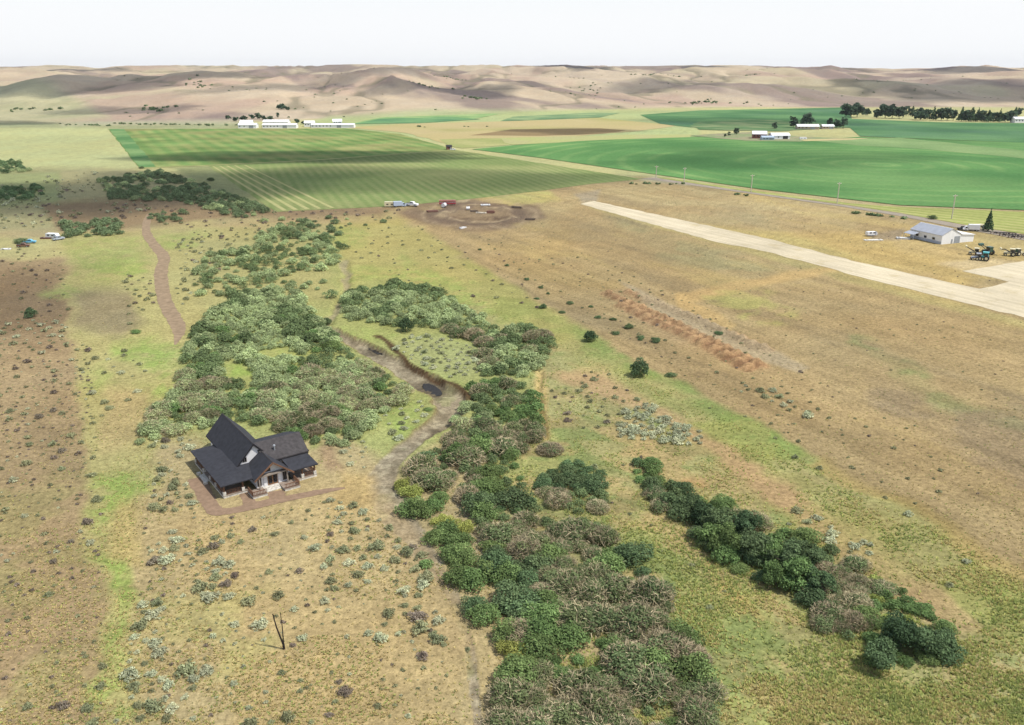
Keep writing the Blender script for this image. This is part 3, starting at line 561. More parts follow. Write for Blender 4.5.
# pools left in the creek
wm, n_, N_, L_n = new_mat('still_water')
o_ = N_('ShaderNodeOutputMaterial'); p_ = N_('ShaderNodeBsdfPrincipled'); L_n(p_.outputs[0], o_.inputs[0]); p_.inputs['Base Color'].default_value = (.018, .016, .014, 1); p_.inputs['Roughness'].default_value = .3; p_.inputs['Specular IOR Level'].default_value = .06
for pts, lab in (([(365, 343), (372, 343), (379, 346), (386, 350), (381, 352), (371, 348)], 'shallow dark pool at the top of the creek bed'),
                 ([(423, 380), (430, 381), (438, 385), (442, 390), (439, 393), (430, 391), (424, 386)], 'dark pool under the cut bank of the creek'),
                 ([(435, 441), (437, 434), (442, 429), (449, 428), (449, 435), (444, 440)], 'small dark pool where the creek bends by the willows')):
    cx_, cy_ = np.mean(pts, 0); P_ = smooth_path(pts + [pts[0]], 6)[:-1]; P_ = [(cx_ + (a - cx_) * (1 + .3 * (fbm(np.array([a * .35]), np.array([b * .35]), 95, 3)[0] - .5)), cy_ + (b - cy_) * (1 + .3 * (fbm(np.array([a * .35]), np.array([b * .35]), 96, 3)[0] - .5))) for a, b in P_]
    o = sheet('water', P_, 0, wm, lab)
    c = np.mean([at2(p) for p in pts], 0); o.location.z = -.86
# ------------------------------------------------------------------ the house
M_SHING = plain('charcoal_shingle', lin((66, 67, 73)) / GAIN, .8, 0, .22, 1.2, .25, .15)
M_SHING2 = plain('grey_shingle', lin((88, 84, 84)) / GAIN, .85, 0, .25, 1.6, .2, .15)  # paler grey shingle for the wing's front slope and the ridge caps
M_FASC = plain('dark_trim', (.022, .02, .022), .6, 0, .15)
M_SIDE = plain('pale_siding', (.68, .67, .66), .7, 0, .08, .7, .3, .05, (1, 1, 5))
M_STONE = plain('white_stone', (.56, .53, .47), .85, 0, .3, 2.5, .2, .25)
M_TIMB = plain('brown_timber', (.16, .085, .05), .7, 0, .3, 1.2, .3, .1, (1, 1, .3))
M_DECK = plain('deck_board', (.27, .215, .17), .8, 0, .25, .8, .2, .1, (1, 6, 1))
M_GLASS = plain('dark_glass', (.012, .014, .018), .08, 0, .1, 1, .6)
M_WOOD = plain('warm_door_wood', (.23, .115, .05), .5, 0, .2, 1.5, .4, .05)
M_TAUPE = plain('taupe_beam', (.27, .23, .19), .7, 0, .2, 1)
M_METAL = plain('galvanised', (.5, .52, .54), .4, .7, .1)
def house():
    H = thing('house', 'large dark roofed lodge with steep gables, white stone base and railed porches', 'house', (-55.42, 145.05, 0), .62)
    k = 1.07; uT = 8.61; zT = 7.73
    tz = lambda u: zT - k * abs(uT - u)
    # walls
    w = MB(); w.prism([(5.2, .45), (12.02, .45), (12.02, 3.55), (uT, 7.2), (5.2, 3.55)], 'y', 5.4, 23.4); w.build('wall', M_SIDE, H)
    w = MB(); w.prism([(6.9, .45), (13.1, .45), (13.1, 3.0), (10, 5.38), (6.9, 3.0)], 'y', 0, 5.3); fw = w.build('wall', M_SIDE, H)
    w = MB(); w.prism([(3.1, .45), (12.6, .45), (12.6, 4.75), (7, 6.55), (3.1, 4.1)], 'x', 12.1, 18.1); w.build('wall', M_SIDE, H)
    # steep main roof: left slope reaches lower at the front
    r = MB(); r.slab([(uT, 5.0, zT), (uT, 24.46, zT), (4.64, 24.46, tz(4.64)), (4.64, 16.0, tz(4.64)), (4.2, 15.6, tz(4.2)), (4.2, 5.0, tz(4.2))], .28)
    r.slab([(uT, 5.0, zT), (12.99, 5.0, tz(12.99)), (12.99, 24.46, tz(12.99)), (uT, 24.46, zT)], .28); ro = r.build('roof', M_SHING, H)
    t = MB(); t.slab([(uT, 4.93, zT + .04), (uT, 5.0, zT + .04), (4.2, 5.0, tz(4.2) + .04), (4.2, 4.93, tz(4.2) + .04)], .42); t.slab([(uT, 4.93, zT + .04), (12.99, 4.93, tz(12.99) + .04), (12.99, 5.0, tz(12.99) + .04), (uT, 5.0, zT + .04)], .42)
    t.build('fascia', M_FASC, ro)
    t = MB(); t.prism([(-.14, -.08), (.14, -.08), (0, .09)], 'y', 5.0, 24.46)
    rc = t.build('ridge_cap', M_SHING2, ro); rc.location = (uT, 0, zT)
    # wrap around porch roof
    p = MB(); s = .166; z0 = 2.9; th = .2
    p.slab([(0, 0, z0), (5.9, 5.9, z0 + s * 5.9), (5.9, 14.05, z0 + s * 5.9), (0, 19.95, z0)], th)
    p.slab([(0, 0, z0), (8.2, 0, z0), (8.2, 5.9, z0 + s * 5.9), (5.9, 5.9, z0 + s * 5.9)], th)
    p.slab([(0, 19.95, z0), (5.9, 14.05, z0 + s * 5.9), (5.9, 19.95, z0)], th)
    pr = p.build('porch_roof', M_SHING, H)
    # entrance gable roof
    kF = .766; uF = 10.0; zF = 5.79
    r = MB(); r.slab([(uF, -1.34, zF), (uF, 5.38, zF), (5.9, 5.38, zF - kF * 4.1), (6.15, -1.34, zF - kF * 3.85)], .26)
    r.slab([(uF, -1.34, zF), (14.05, -1.34, zF - kF * 4.05), (14.05, 5.38, zF - kF * 4.05), (uF, 5.38, zF)], .26); rf = r.build('roof', M_SHING, H)
    t = MB(); t.slab([(uF, -1.42, zF + .04), (uF, -1.34, zF + .04), (6.1, -1.34, zF - kF * 3.9 + .04), (6.1, -1.42, zF - kF * 3.9 + .04)], .4); t.slab([(uF, -1.42, zF + .04), (14.1, -1.42, zF - kF * 4.1 + .04), (14.1, -1.34, zF - kF * 4.1 + .04), (uF, -1.34, zF + .04)], .4)
    t.build('fascia', M_TIMB, rf)
    t = MB(); t.prism([(-.13, -.06), (.13, -.06), (0, .08)], 'y', -1.34, 5.35); rc = t.build('ridge_cap', M_SHING2, rf); rc.location = (uF, 0, zF)
    # wing roofs
    r = MB(); r.slab([(8.8, 7, 7.0), (19, 7, 7.0), (18.9, 2.67, 4.36), (10.4, 2.67, 4.36)], .25); wr = r.build('roof', M_SHING2, H)
    r = MB(); r.slab([(8.8, 7.02, 7.0), (8.8, 13.2, 4.95), (18.4, 13.2, 4.95), (19, 7.02, 7.0)], .25); r.build('roof', M_SHING, H)
    t = MB(); t.box(18.98, 19.06, 2.7, 12.8, 0, .3, lambda x, y, z: (x, y, (7.03 - (7 - y) * .61 if y < 7 else 7.03 - (y - 7) * .331) - .3 + z)); t.build('fascia', M_FASC, wr)
    t = MB(); t.box(10.6, 18.88, 2.72, 2.8, 3.72, 4.1); t.build('clerestory', M_FASC, wr)
    r = MB(); r.slab([(13.2, 3.3, 4.0), (18.6, 3.3, 4.0), (19.2, -1.29, 2.86), (13.6, -1.29, 2.86)], .2); r.build('porch_roof', M_SHING, H)
    t = MB(); t.tube((12.6, 4.6, 5.2), (12.6, 4.6, 6.4), .16, n=10); t.tube((12.6, 4.6, 6.4), (12.6, 4.6, 6.6), .26, .2, 10); t.build('vent_pipe', M_METAL, H)
    # openings
    def pane_window(x0, x1, z0, z1, y, face='y', parent=H):
        f = MB(); f.box(x0, x1, y - .06, y - .003, z0, z1); fo = f.build('window', M_TAUPE, parent)
        g = MB(); g.box(x0 + .08, (x0 + x1) / 2 - .03, y - .075, y - .055, z0 + .08, z1 - .08); g.box((x0 + x1) / 2 + .03, x1 - .08, y - .075, y - .055, z0 + .08, z1 - .08); g.build('pane', M_GLASS, fo)
    pane_window(7.0, 7.85, .75, 2.65, 0); pane_window(12.15, 13.0, .75, 2.65, 0)
    f = MB(); f.prism([(8.0, 3.45), (9.85, 3.45), (9.85, 4.95)], 'y', -.05, -.003); tw = f.build('window', M_TAUPE, H); g = MB(); g.prism([(8.25, 3.53), (9.77, 3.53), (9.77, 4.72)], 'y', -.07, -.045); g.build('pane', M_GLASS, tw)
    d = MB(); d.box(9.1, 11.1, -.09, -.003, .55, 2.7); do = d.build('door', M_WOOD, H)
    g = MB(); g.box(9.22, 9.98, -.11, -.085, .8, 2.55); g.box(10.22, 10.98, -.11, -.085, .8, 2.55); g.build('pane', M_GLASS, do)
    hn = MB(); hn.tube((10.05, -.16, 1.5), (10.05, -.16, 1.75), .025, n=6); hn.build('handle', M_METAL, do)
    b = MB(); b.box(7.05, 12.95, -1.0, -.003, 2.98, 3.25); b.box(7.05, 7.3, -1.0, -.8, .55, 2.98); b.box(12.7, 12.95, -1.0, -.8, .55, 2.98); b.build('entrance_canopy', M_TAUPE, H)
    for x in (8.3, 11.25):
        q = MB(); q.box(x, x + .62, -.16, -.004, .5, 2.95); q.build('wall_panel', M_SIDE, H)
    # dark window and tall pane in the recessed gable wall
    pane_window(6.2, 7.1, 4.1, 5.1, 5.4)
    pane_window(13.4, 15.0, 1.1, 2.5, 3.1); pane_window(15.9, 17.5, 1.1, 2.5, 3.1)
    for y in (7.5, 11.5, 15.5, 20.5):
        f = MB(); f.box(5.14, 5.197, y, y + 1.4, 1.1, 2.4); fo = f.build('window', M_TAUPE, H); g = MB(); g.box(5.12, 5.145, y + .08, y + 1.32, 1.18, 2.32); g.build('pane', M_GLASS, fo)
    # platforms
    def platform(x0, x1, y0, y1, name='porch'):
        s_ = MB(); s_.box(x0, x1, y0, y1, -.1, .42); so = s_.build(name, M_STONE, H)
        f = MB(); f.box(x0 - .06, x1 + .06, y0 - .06, y1 + .06, .42, .5); f.build('floor', M_DECK, so); return so
    def rail(x0, y0, x1, y1, host, base=True, z=.5):
        m = MB(); n = max(2, int(math.hypot(x1 - x0, y1 - y0) / .28)); dx, dy = (x1 - x0), (y1 - y0); L0 = math.hypot(dx, dy); nx, ny = -dy / L0 * .05, dx / L0 * .05
        for (za, zb, ww) in ((z + .86, z + .98, 1.6), (z + .12, z + .2, 1.0)):
            m.add([(x0 - nx * ww, y0 - ny * ww, za), (x1 - nx * ww, y1 - ny * ww, za), (x1 + nx * ww, y1 + ny * ww, za), (x0 + nx * ww, y0 + ny * ww, za), (x0 - nx * ww, y0 - ny * ww, zb), (x1 - nx * ww, y1 - ny * ww, zb), (x1 + nx * ww, y1 + ny * ww, zb), (x0 + nx * ww, y0 + ny * ww, zb)],
                  [(0, 3, 2, 1), (4, 5, 6, 7), (0, 1, 5, 4), (1, 2, 6, 5), (2, 3, 7, 6), (3, 0, 4, 7)])
        for i in range(n + 1):
            t_ = i / n; x, y = x0 + dx * t_, y0 + dy * t_; m.box(x - .04, x + .04, y - .04, y + .04, z + .2, z + .86)
        m.build('railing', M_TIMB, host)
    def post(x, y, host, top=2.75):
        m = MB(); m.box(x - .14, x + .14, y - .14, y + .14, 1.25, top); po = m.build('post', M_TIMB, host); q = MB(); q.box(x - .28, x + .28, y - .28, y + .28, -.05, 1.25); q.build('stone_plinth', M_STONE, po)
    a = platform(.5, 5.18, .5, 19.2); 
    for y in (.75, 5.6, 9.2, 13.4, 18.9): post(.75, y, a)
    post(4.4, .75, a)
    rail(.75, 1.1, .75, 5.3, a); rail(.75, 5.9, .75, 8.9, a); rail(.75, 13.7, .75, 18.6, a); rail(1.1, .75, 4.1, .75, a); rail(1, 18.95, 5, 18.95, a)
    c = platform(5.0, 7.85, -3.1, -.05, 'deck'); rail(5.08, -3.0, 7.75, -3.0, c); rail(5.08, -3.0, 5.08, -.2, c)
    e = platform(11.2, 14.3, -3.5, -.05, 'deck'); rail(11.3, -3.4, 14.2, -3.4, e); rail(14.2, -3.4, 14.2, -.2, e)
    g = platform(14.45, 18.9, -.85, 3.05); post(18.6, -.6, g); post(16.0, -.6, g); rail(16.3, -.6, 18.4, -.6, g); rail(18.65, -.4, 18.65, 2.9, g)
    st = MB(); st.box(7.95, 11.1, -.95, -.01, 0, .5); st.box(7.95, 11.1, -1.4, -.953, 0, .34); st.box(7.95, 11.1, -1.85, -1.403, 0, .18); st.build('step', M_STONE, H)
    st = MB(); st.box(-.1, .47, 9.5, 13.0, 0, .3); st.box(-.6, -.103, 9.5, 13.0, 0, .15); st.build('step', M_STONE, H)
    for x, y in ((-.5, 8.7), (-.4, 13.6)):
        b_ = MB(); b_.box(x - .35, x + .35, y - .3, y + .3, 0, .55); b_.build('stone_pier', M_STONE, H)
house()
# ------------------------------------------------------------------ hangar by the airstrip
M_WHITE = plain('white_steel', (.80, .80, .79), .5, 0, .05, .4, .4, .05, (4, 4, .2))
M_GREYR = plain('grey_steel_roof', (.36, .38, .42), .45, .1, .08, .5, .4, .05)
M_GREYW = plain('grey_steel_wall', (.42, .45, .5), .5, .0, .08, .5, .4)
M_DOORG = plain('grey_door', (.30, .32, .34), .5, 0, .1)
def hangar():
    o = at2((941, 244.5)); H = thing('hangar', 'white gabled metal hangar with flat annex on golden grass by the airstrip', 'hangar', (o[0], o[1], 0), math.atan2(.358, .934))
    # local x along the gable front, y towards the back
    w = MB(); w.prism([(0, 0), (11.6, 0), (11.6, 4.2), (5.8, 6.9), (0, 4.2)], 'y', 0, 19); w.build('wall', M_WHITE, H)
    r = MB(); r.slab([(5.8, -.25, 7.12), (5.8, 19.3, 7.12), (-.45, 19.3, 4.22), (-.45, -.25, 4.22)], .14); r.slab([(5.8, -.25, 7.12), (12.0, -.25, 4.25), (12.0, 19.3, 4.25), (5.8, 19.3, 7.12)], .14); ro = r.build('roof', M_GREYR, H)
    t = MB(); t.prism([(-.16, -.06), (.16, -.06), (0, .06)], 'y', -.25, 19.3); rc = t.build('ridge_cap', M_WHITE, ro); rc.location = (5.8, 0, 7.13)
    a = MB(); a.prism([(11.63, 0), (20.4, 0), (20.4, 3.3), (11.63, 4.0)], 'y', .3, 13); a.build('annex_wall', M_WHITE, H)
    a = MB(); a.slab([(11.62, -.1, 4.17), (20.8, -.1, 3.44), (20.8, 13.3, 3.44), (11.62, 13.3, 4.17)], .12); a.build('annex_roof', M_WHITE, H)
    d = MB(); d.box(7.8, 11.3, -.09, -.003, 0, 3.3); d.build('hangar_door', M_DOORG, H)
    d = MB(); d.box(5.9, 6.9, -.08, -.003, 0, 2.1); d.build('door', M_DOORG, H)
    for y in (4, 9, 14): f = MB(); f.box(-.07, -.003, y, y + 1.6, 1.5, 2.6); f.build('window', M_GLASS, H)
    b = MB(); b.box(-.05, -.004, 0.02, 18.9, .05, 1.3); b.build('wainscot', M_GREYW, H)
    # lean-to at the far end of the long side
    l = MB(); l.slab([(-.5, 13, 3.6), (-.5, 19.3, 3.6), (-4.2, 19.3, 2.7), (-4.2, 13, 2.7)], .12)
    for y in (13.2, 19.0): l.box(-4.1, -3.9, y - .1, y + .1, 0, 2.62)
    l.build('lean_to', M_GREYR, H)
hangar()
# ------------------------------------------------------------------ vehicles and machines
M_TYRE = plain('tyre', (.045, .042, .04), .9); M_CARGL = plain('car_glass', (.015, .018, .022), .1, 0, .05, 1, .6); M_DARK = plain('dark_steel', (.035, .035, .04), .6, .2)
def paint(name, rgb): return plain(name, rgb, .35, 0, .05, .5, .5)
P_WHITE = paint('white_paint', (.78, .78, .78)); P_RED = paint('red_paint', (.36, .045, .05)); P_TEAL = paint('teal_paint', (.08, .46, .48)); P_CREAM = paint('cream_paint', (.66, .6, .38)); P_BLUE = paint('blue_paint', (.14, .42, .60)); P_RUST = paint('rusty_brown', (.16, .075, .05)); P_GREY = paint('grey_paint', (.4, .44, .5)); P_GREEN = paint('dark_green_paint', (.04, .09, .06)); P_LBL = paint('pale_blue_paint', (.42, .5, .62))
def wheels(r, xs, ys, par, rad=.42, wd=.28):
    for x in xs:
        for y in ys:
            m = MB(); m.tube((x, y - wd / 2, rad), (x, y + wd / 2, rad), rad, n=14); w = m.build('wheel', M_TYRE, par, False)
            h = MB(); h.tube((x, y - wd / 2 - .02, rad), (x, y + wd / 2 + .02, rad), rad * .5, n=10); h.build('rim', M_METAL, w)
def pickup(px, rot, label, mat, cat='pickup truck', group=None):
    p = at2(px); H = thing('pickup_truck', label, cat, (*p, 0), rot, group)
    b = MB(); b.prism([(-2.7, .5), (2.75, .5), (2.8, 1.0), (2.6, 1.15), (1.35, 1.25), (-2.7, 1.25)], 'y', -.95, .95); b.build('body', mat, H)
    c = MB(); c.prism([(-.75, 1.25), (1.35, 1.25), (.75, 1.9), (-.55, 1.92)], 'y', -.85, .85); co = c.build('cab', mat, H)
    g = MB(); g.prism([(-.6, 1.33), (1.15, 1.33), (.72, 1.8), (-.5, 1.8)], 'y', -.87, .87); g.build('window', M_CARGL, co)
    d = MB(); d.box(-2.6, -.85, -.8, .8, 1.252, 1.28); d.build('truck_bed', M_DARK, H)
    wheels(None, (-1.75, 1.75), (-.85, .85), H); return H
def trailer(px, rot, label, mat, L=7.0, Hh=2.9, cat='trailer', name='camper_trailer', group=None, band=None):
    p = at2(px); H = thing(name, label, cat, (*p, 0), rot, group)
    b = MB(); b.prism([(-L / 2, .6), (L / 2, .6), (L / 2 + .1, 1.6), (L / 2 - .5, Hh), (-L / 2 + .15, Hh), (-L / 2, Hh - .3)], 'y', -1.2, 1.2); b.build('body', mat, H)
    for x in (-L / 3, 0.3): g = MB(); g.box(x, x + 1.2, -1.23, 1.23, 1.5, 2.1); g.build('window', M_CARGL, H)
    if band: g = MB(); g.box(-L / 2 + .1, L / 2 - .3, -1.215, 1.215, .95, 1.2); g.build('stripe', band, H)
    d = MB(); d.box(L / 4, L / 4 + .8, -1.225, -1.201, .7, 2.5); d.build('door', P_GREY, H)
    t = MB(); t.tube((L / 2, .5, .55), (L / 2 + 1.4, 0, .5), .06); t.tube((L / 2, -.5, .55), (L / 2 + 1.4, 0, .5), .06); t.build('tow_bar', M_DARK, H)
    wheels(None, (-.6, .3), (-1.05, 1.05), H, .36, .22); return H
def box_truck(px, rot, label, cm, bm_, group=None):
    p = at2(px); H = thing('box_truck', label, 'truck', (*p, 0), rot, group)
    b = MB(); b.box(-3.6, 1.5, -1.25, 1.25, .95, 3.4); b.build('cargo_box', bm_, H)
    c = MB(); c.prism([(1.6, .6), (3.9, .6), (3.95, 1.3), (3.3, 1.5), (2.9, 2.4), (1.6, 2.5)], 'y', -1.1, 1.1); co = c.build('cab', cm, H)
    g = MB(); g.prism([(2.1, 1.55), (3.2, 1.55), (2.82, 2.3), (2.1, 2.3)], 'y', -1.13, 1.13); g.build('window', M_CARGL, co)
    f = MB(); f.box(-3.5, 3.6, -.5, .5, .5, .94); f.build('chassis', M_DARK, H)
    wheels(None, (-2.3, 2.7), (-1.0, 1.0), H, .48, .3); return H
def tractor(px, rot, label, mat, boom=True, cabm=None, s=1.0, cat='tractor', bucket_up=3.6):
    p = at2(px); H = thing('tractor', label, cat, (*p, 0), rot); H.scale = (s, s, s)
    b = MB(); b.prism([(-1.0, .9), (2.3, .8), (2.35, 1.5), (.4, 1.75), (-1.0, 1.5)], 'y', -.5, .5); b.build('hood', mat, H)
    c = MB(); c.box(-1.35, .3, -.8, .8, 1.5, 2.9); co = c.build('cab', cabm or M_DARK, H); g = MB(); g.box(-1.25, .2, -.83, .83, 1.8, 2.65); g.box(.29, .33, -.65, .65, 1.8, 2.65); g.build('window', M_CARGL, co); r = MB(); r.box(-1.5, .45, -.95, .95, 2.9, 3.05); r.build('cab_roof', mat, co)
    for y in (-1.05, 1.05):
        for x, rad, wd in ((-.9, .95, .55), (1.8, .6, .4)):
            m = MB(); m.tube((x, y - wd / 2, rad), (x, y + wd / 2, rad), rad, n=16); w = m.build('wheel', M_TYRE, H); h = MB(); h.tube((x, y - wd / 2 - .02, rad), (x, y + wd / 2 + .02, rad), rad * .5, n=10); h.build('rim', P_CREAM, w)
    f = MB(); f.box(-1.5, -.4, -.85, .85, 1.2, 1.55); f.build('fender', mat, H)
    if boom:
        m = MB(); 
        for y in (-.6, .6): m.tube((.4, y, 1.7), (2.2, y, 2.6), .12, n=6); m.tube((2.2, y, 2.6), (3.4, y, bucket_up), .11, n=6)
        m.build('loader_arm', M_DARK, H); k = MB(); k.prism([(3.2, bucket_up - .2), (4.0, bucket_up + .1), (3.9, bucket_up + .7), (3.3, bucket_up + .5)], 'y', -1.1, 1.1); k.build('bucket', cabm or M_DARK, H)
    return H
tractor((983, 260.5), 2.6, 'bright teal tractor with cream wheels standing nearest the apron', P_TEAL, False, P_TEAL, 1.25)
tractor((976.5, 260), 2.9, 'dark grey tractor parked left of the teal tractor', P_GREY, False, P_GREY, 1.0)
tractor((987.5, 254.5), 1.9, 'dark green loader with raised arms behind the teal tractor', P_GREEN, True, P_GREEN, 1.2, 'loader', 2.9)
tractor((974.5, 255), 2.7, 'cream loader with raised bucket behind the grey tractor', P_CREAM, True, P_CREAM, 1.05, 'loader', 3.2)
tractor((1010, 256), 2.7, 'cream tractor with dark cab in the machine pair right of the loaders', P_CREAM, True, P_CREAM, 1.1, 'tractor', 2.4)
tractor((1018, 255.5), .3, 'olive and cream tractor at the right end of the parked machines', P_CREAM, False, P_GREEN, 1.05)
box_truck((971, 231), 2.9, 'white truck with tall cargo box behind the hangar annex', P_WHITE, P_WHITE)
trailer((978, 229.5), .2, 'pale cream camper beside the spruce behind the hangar', P_CREAM, 5.5, 2.7)
pickup((962.5, 230), .2, 'dark pickup truck parked behind the hangar roof', M_DARK)
trailer((871, 236), .15, 'small white trailer on bare ground left of the hangar', P_WHITE, 5.0, 2.2)
def slab_stack(px, rot, label, mat, n, L, Wd, name, cat, h=.18, group=None):
    p = at2(px); H = thing(name, label, cat, (*p, hz(*p)), rot, group)
    for i in range(n):
        m = MB(); j = RNG.uniform(-.15, .15); m.box(-L / 2 + j, L / 2 + j, -Wd / 2, Wd / 2, i * h * 1.03, i * h * 1.03 + h * .97); m.build('board', mat, H)
    for x in (-L / 3, L / 3): m = MB(); m.box(x - .1, x + .1, -Wd / 2 - .04, Wd / 2 + .04, n * h * 1.03, n * h * 1.03 + .06); m.build('strap', M_DARK, H)
slab_stack((873, 240.3), .1, 'low white concrete slab stack below the small white trailer', plain('pale_concrete', (.6, .58, .52), .9), 2, 9, 2.4, 'slab_stack', 'slabs')
slab_stack((903, 239), -.2, 'pale slab stack against the left end of the hangar', plain('grey_concrete', (.6, .6, .58), .9), 2, 6, 2.5, 'slab_stack', 'slabs', .4)
def implement(px, rot, label, L=12):
    p = at2(px); H = thing('farm_implement', label, 'implement', (*p, 0), rot)
    m = MB(); m.box(-L / 2, L / 2, -.12, .12, .8, 1.05); m.box(-L / 2, L / 2, 1.2, 1.4, .8, 1.0); m.box(-.15, .15, -2.6, 1.4, .8, 1.0); m.build('frame', M_DARK, H)
    for i in range(9):
        x = -L / 2 + .5 + i * (L - 1) / 8; d = MB(); d.tube((x, .6, .45), (x + .25, .6, .45), .45, n=12); d.build('disc', P_RUST, H)
    wheels(None, (-L / 4, L / 4), (1.9,), H, .5, .3)
implement((1003, 234.5), -.3, 'dark disc implement lying left of two others along the road'); implement((1012, 236.5), -.3, 'dark disc implement in the middle of the roadside row'); implement((1021, 238.5), -.3, 'dark disc implement at the right end of the roadside row')
# bulldozed lot in the middle distance
trailer((390.5, 207), 0.1, 'cream camper trailer left of the two trucks at the field edge', P_CREAM, 7, 3.2)
box_truck((399.5, 207), .35, 'pale blue box truck between the camper and the white pickup', P_LBL, P_LBL)
H_ = pickup((412, 206.3), -.35, 'white crew pickup right of the pale blue box truck', P_WHITE); H_.scale = (1.4, 1.4, 1.5)
def red_trailer():
    p = at2((447.5, 205)); H = thing('stock_trailer', 'long red stock trailer parked on the brown dirt lot', 'trailer', (*p, 0), .05)
    b = MB(); b.box(-5, 5, -1.3, 1.3, .7, 1.6); b.build('body', P_RED, H)
    for i in range(9): m = MB(); x = -4.9 + i * 1.225; m.box(x - .06, x + .06, -1.3, 1.3, 1.6, 2.8); m.build('stake', P_RED, H)
    r = MB(); r.box(-5, 5, -1.32, 1.32, 2.8, 2.95); r.build('roof', P_RED, H); s = MB(); s.box(-5, 5, -1.33, -1.25, 2.05, 2.3); s.box(-5, 5, 1.25, 1.33, 2.05, 2.3); s.build('side_rail', P_RED, H)
    wheels(None, (-1.5, 0, 3.6), (-1.1, 1.1), H, .45, .3)
red_trailer()
def tank(px, label, rot=0, r=1.2, L=2.6):
    p = at2(px); H = thing('water_tank', label, 'tank', (*p, hz(*p)), rot); m = MB(); m.tube((-L / 2, 0, r + .3), (L / 2, 0, r + .3), r, n=16); b = m.build('body', P_WHITE, H); c = MB(); c.tube((0, 0, 2 * r + .25), (0, 0, 2 * r + .5), .3, n=10); c.build('cap', M_DARK, b)
    for x in (-L / 3, L / 3): f = MB(); f.box(x - .15, x + .15, -r * .8, r * .8, 0, .55); f.build('saddle', M_DARK, H)
tank((444, 207.5), 'white water tank in front of the red stock trailer', 1.2); tank((468, 210.3), 'lone small white tank inside the earth ring', .2, .9, 2.0)
slab_stack((485.5, 206.8), .1, 'flat white panel stack beyond the earth ring', P_WHITE, 3, 5.5, 2.2, 'panel_stack', 'panels', .2)
slab_stack((481, 214), -.3, 'pale board stack lying inside the earth ring', plain('pale_board', (.6, .55, .45), .8), 2, 6, 1.6, 'board_stack', 'boards', .25)
slab_stack((463, 228.5), .6, 'crooked white board stack at the near edge of the dirt lot', P_WHITE, 2, 3.6, 1.4, 'board_stack', 'boards', .35)
def log_pile(px, rot, label, L=5, n=7, mat=None):
    p = at2(px); H = thing('log_pile', label, 'log pile', (*p, hz(*p)), rot); mat = mat or plain('dark_bark', (.12, .09, .065), .9, 0, .3)
    row, z, i = 4, .3, 0
    while i < n and row > 0:
        for k in range(row):
            y = (k - (row - 1) / 2) * .58; j = RNG.uniform(-.6, .6); m = MB(); m.tube((-L / 2 + j, y, z), (L / 2 + j, y, z), .29, .24, 8); m.build('log', mat, H); i += 1
        row -= 1; z += .5
log_pile((530, 220), -.25, 'dark log pile at the right end of the dirt lot', 5); log_pile((517, 208), -.4, 'long dark log pile along the edge of yellow grass', 6); log_pile((474, 212.5), .2, 'short dark log pile inside the earth ring', 4); log_pile((491, 213.5), .1, 'reddish brown log pile right of the earth ring centre', 4, 9, P_RUST); log_pile((432, 212), .3, 'low brown log pile left of the earth ring', 6, 7, P_RUST)
# left edge
pickup((30, 243.2), .1, 'bright blue pickup truck half hidden at the left field edge', P_BLUE); pickup((23.5, 247), .2, 'rusty brown pickup truck below the blue one', P_RUST)
trailer((53, 238.5), -.2, 'white camper trailer at the end of the rough left yard', P_WHITE, 6, 2.6); pickup((58.5, 240), .9, 'grey pickup truck beside the white camper on the left', P_GREY); slab_stack((6, 249.5), .1, 'white panel stack lying in the grass at the left edge', P_WHITE, 2, 4, 1.6, 'panel_stack', 'panels', .25)
slab_stack((47, 238.8), .0, 'dark plank stack left of the white camper trailer', P_RUST, 3, 6, 1.6, 'plank_stack', 'planks', .25)
# ------------------------------------------------------------------ utility poles
M_POLE = plain('weathered_pole', (.56, .50, .40), .85, 0, .2, 2)
def pole(px, hpx, label, grp, yaw):
    p = at2(px); d = dist(*px); h = hpx * d / FOC / math.cos(math.radians(8)); H = thing('utility_pole', label, 'utility pole', (*p, 0), yaw, grp)
    m = MB(); m.tube((0, 0, 0), (0, 0, h), .32, .24, 10); m.build('pole', M_POLE, H)
    c = MB(); c.box(-1.5, 1.5, -.12, .12, h - .75, h - .5); c.tube((-.9, .05, h - .75), (0, .05, h - 1.6), .05, n=6); c.tube((.9, .05, h - .75), (0, .05, h - 1.6), .05, n=6); co = c.build('crossarm', M_POLE, H)
    for x in (-1.35, -.6, .6, 1.35): q = MB(); q.tube((x, 0, h - .5), (x, 0, h - .25), .08, .05, 8); q.build('insulator', P_GREY, co)
PG = 'utility poles along the road'
pole((656, 177.5), 11, 'farthest utility pole, at the corner of the green field', PG, .3); pole((684, 182.5), 14, 'second farthest utility pole along the green field edge', PG, .3)
pole((751, 192), 16, 'middle utility pole of the five beside the green field', PG, .3); pole((837, 203.5), 19, 'utility pole beside the road left of the hangar', PG, .3); pole((951.5, 219), 21, 'nearest utility pole, on the hay strip behind the hangar', PG, .3)
pole((122, 0 + 0), 1, 'x', PG, 0) if False else None
# snag in the foreground
def snag():
    p = at2((284, 649)); H = thing('dead_snag', 'bare dark forked snag standing alone in the foreground', 'dead tree', (*p, 0)); mt = plain('charred_bark', (.025, .018, .015), .9)
    m = MB(); m.tube((0, 0, -.2), (0, 0, .9), .2, .16, 8); b = m.build('trunk', mt, H)
    m = MB(); m.tube((0, 0, .6), (-.8, .15, 3.6), .14, .11, 8); m.tube((-.8, .15, 3.6), (-1.15, .25, 5.7), .11, .08, 8); m.build('limb', mt, H); m = MB(); m.tube((0.02, 0, .6), (.05, .1, 3.6), .1, .07, 8); m.tube((.05, .1, 3.6), (-.05, .2, 6.0), .07, .045, 8); m.build('limb', mt, H)
snag()
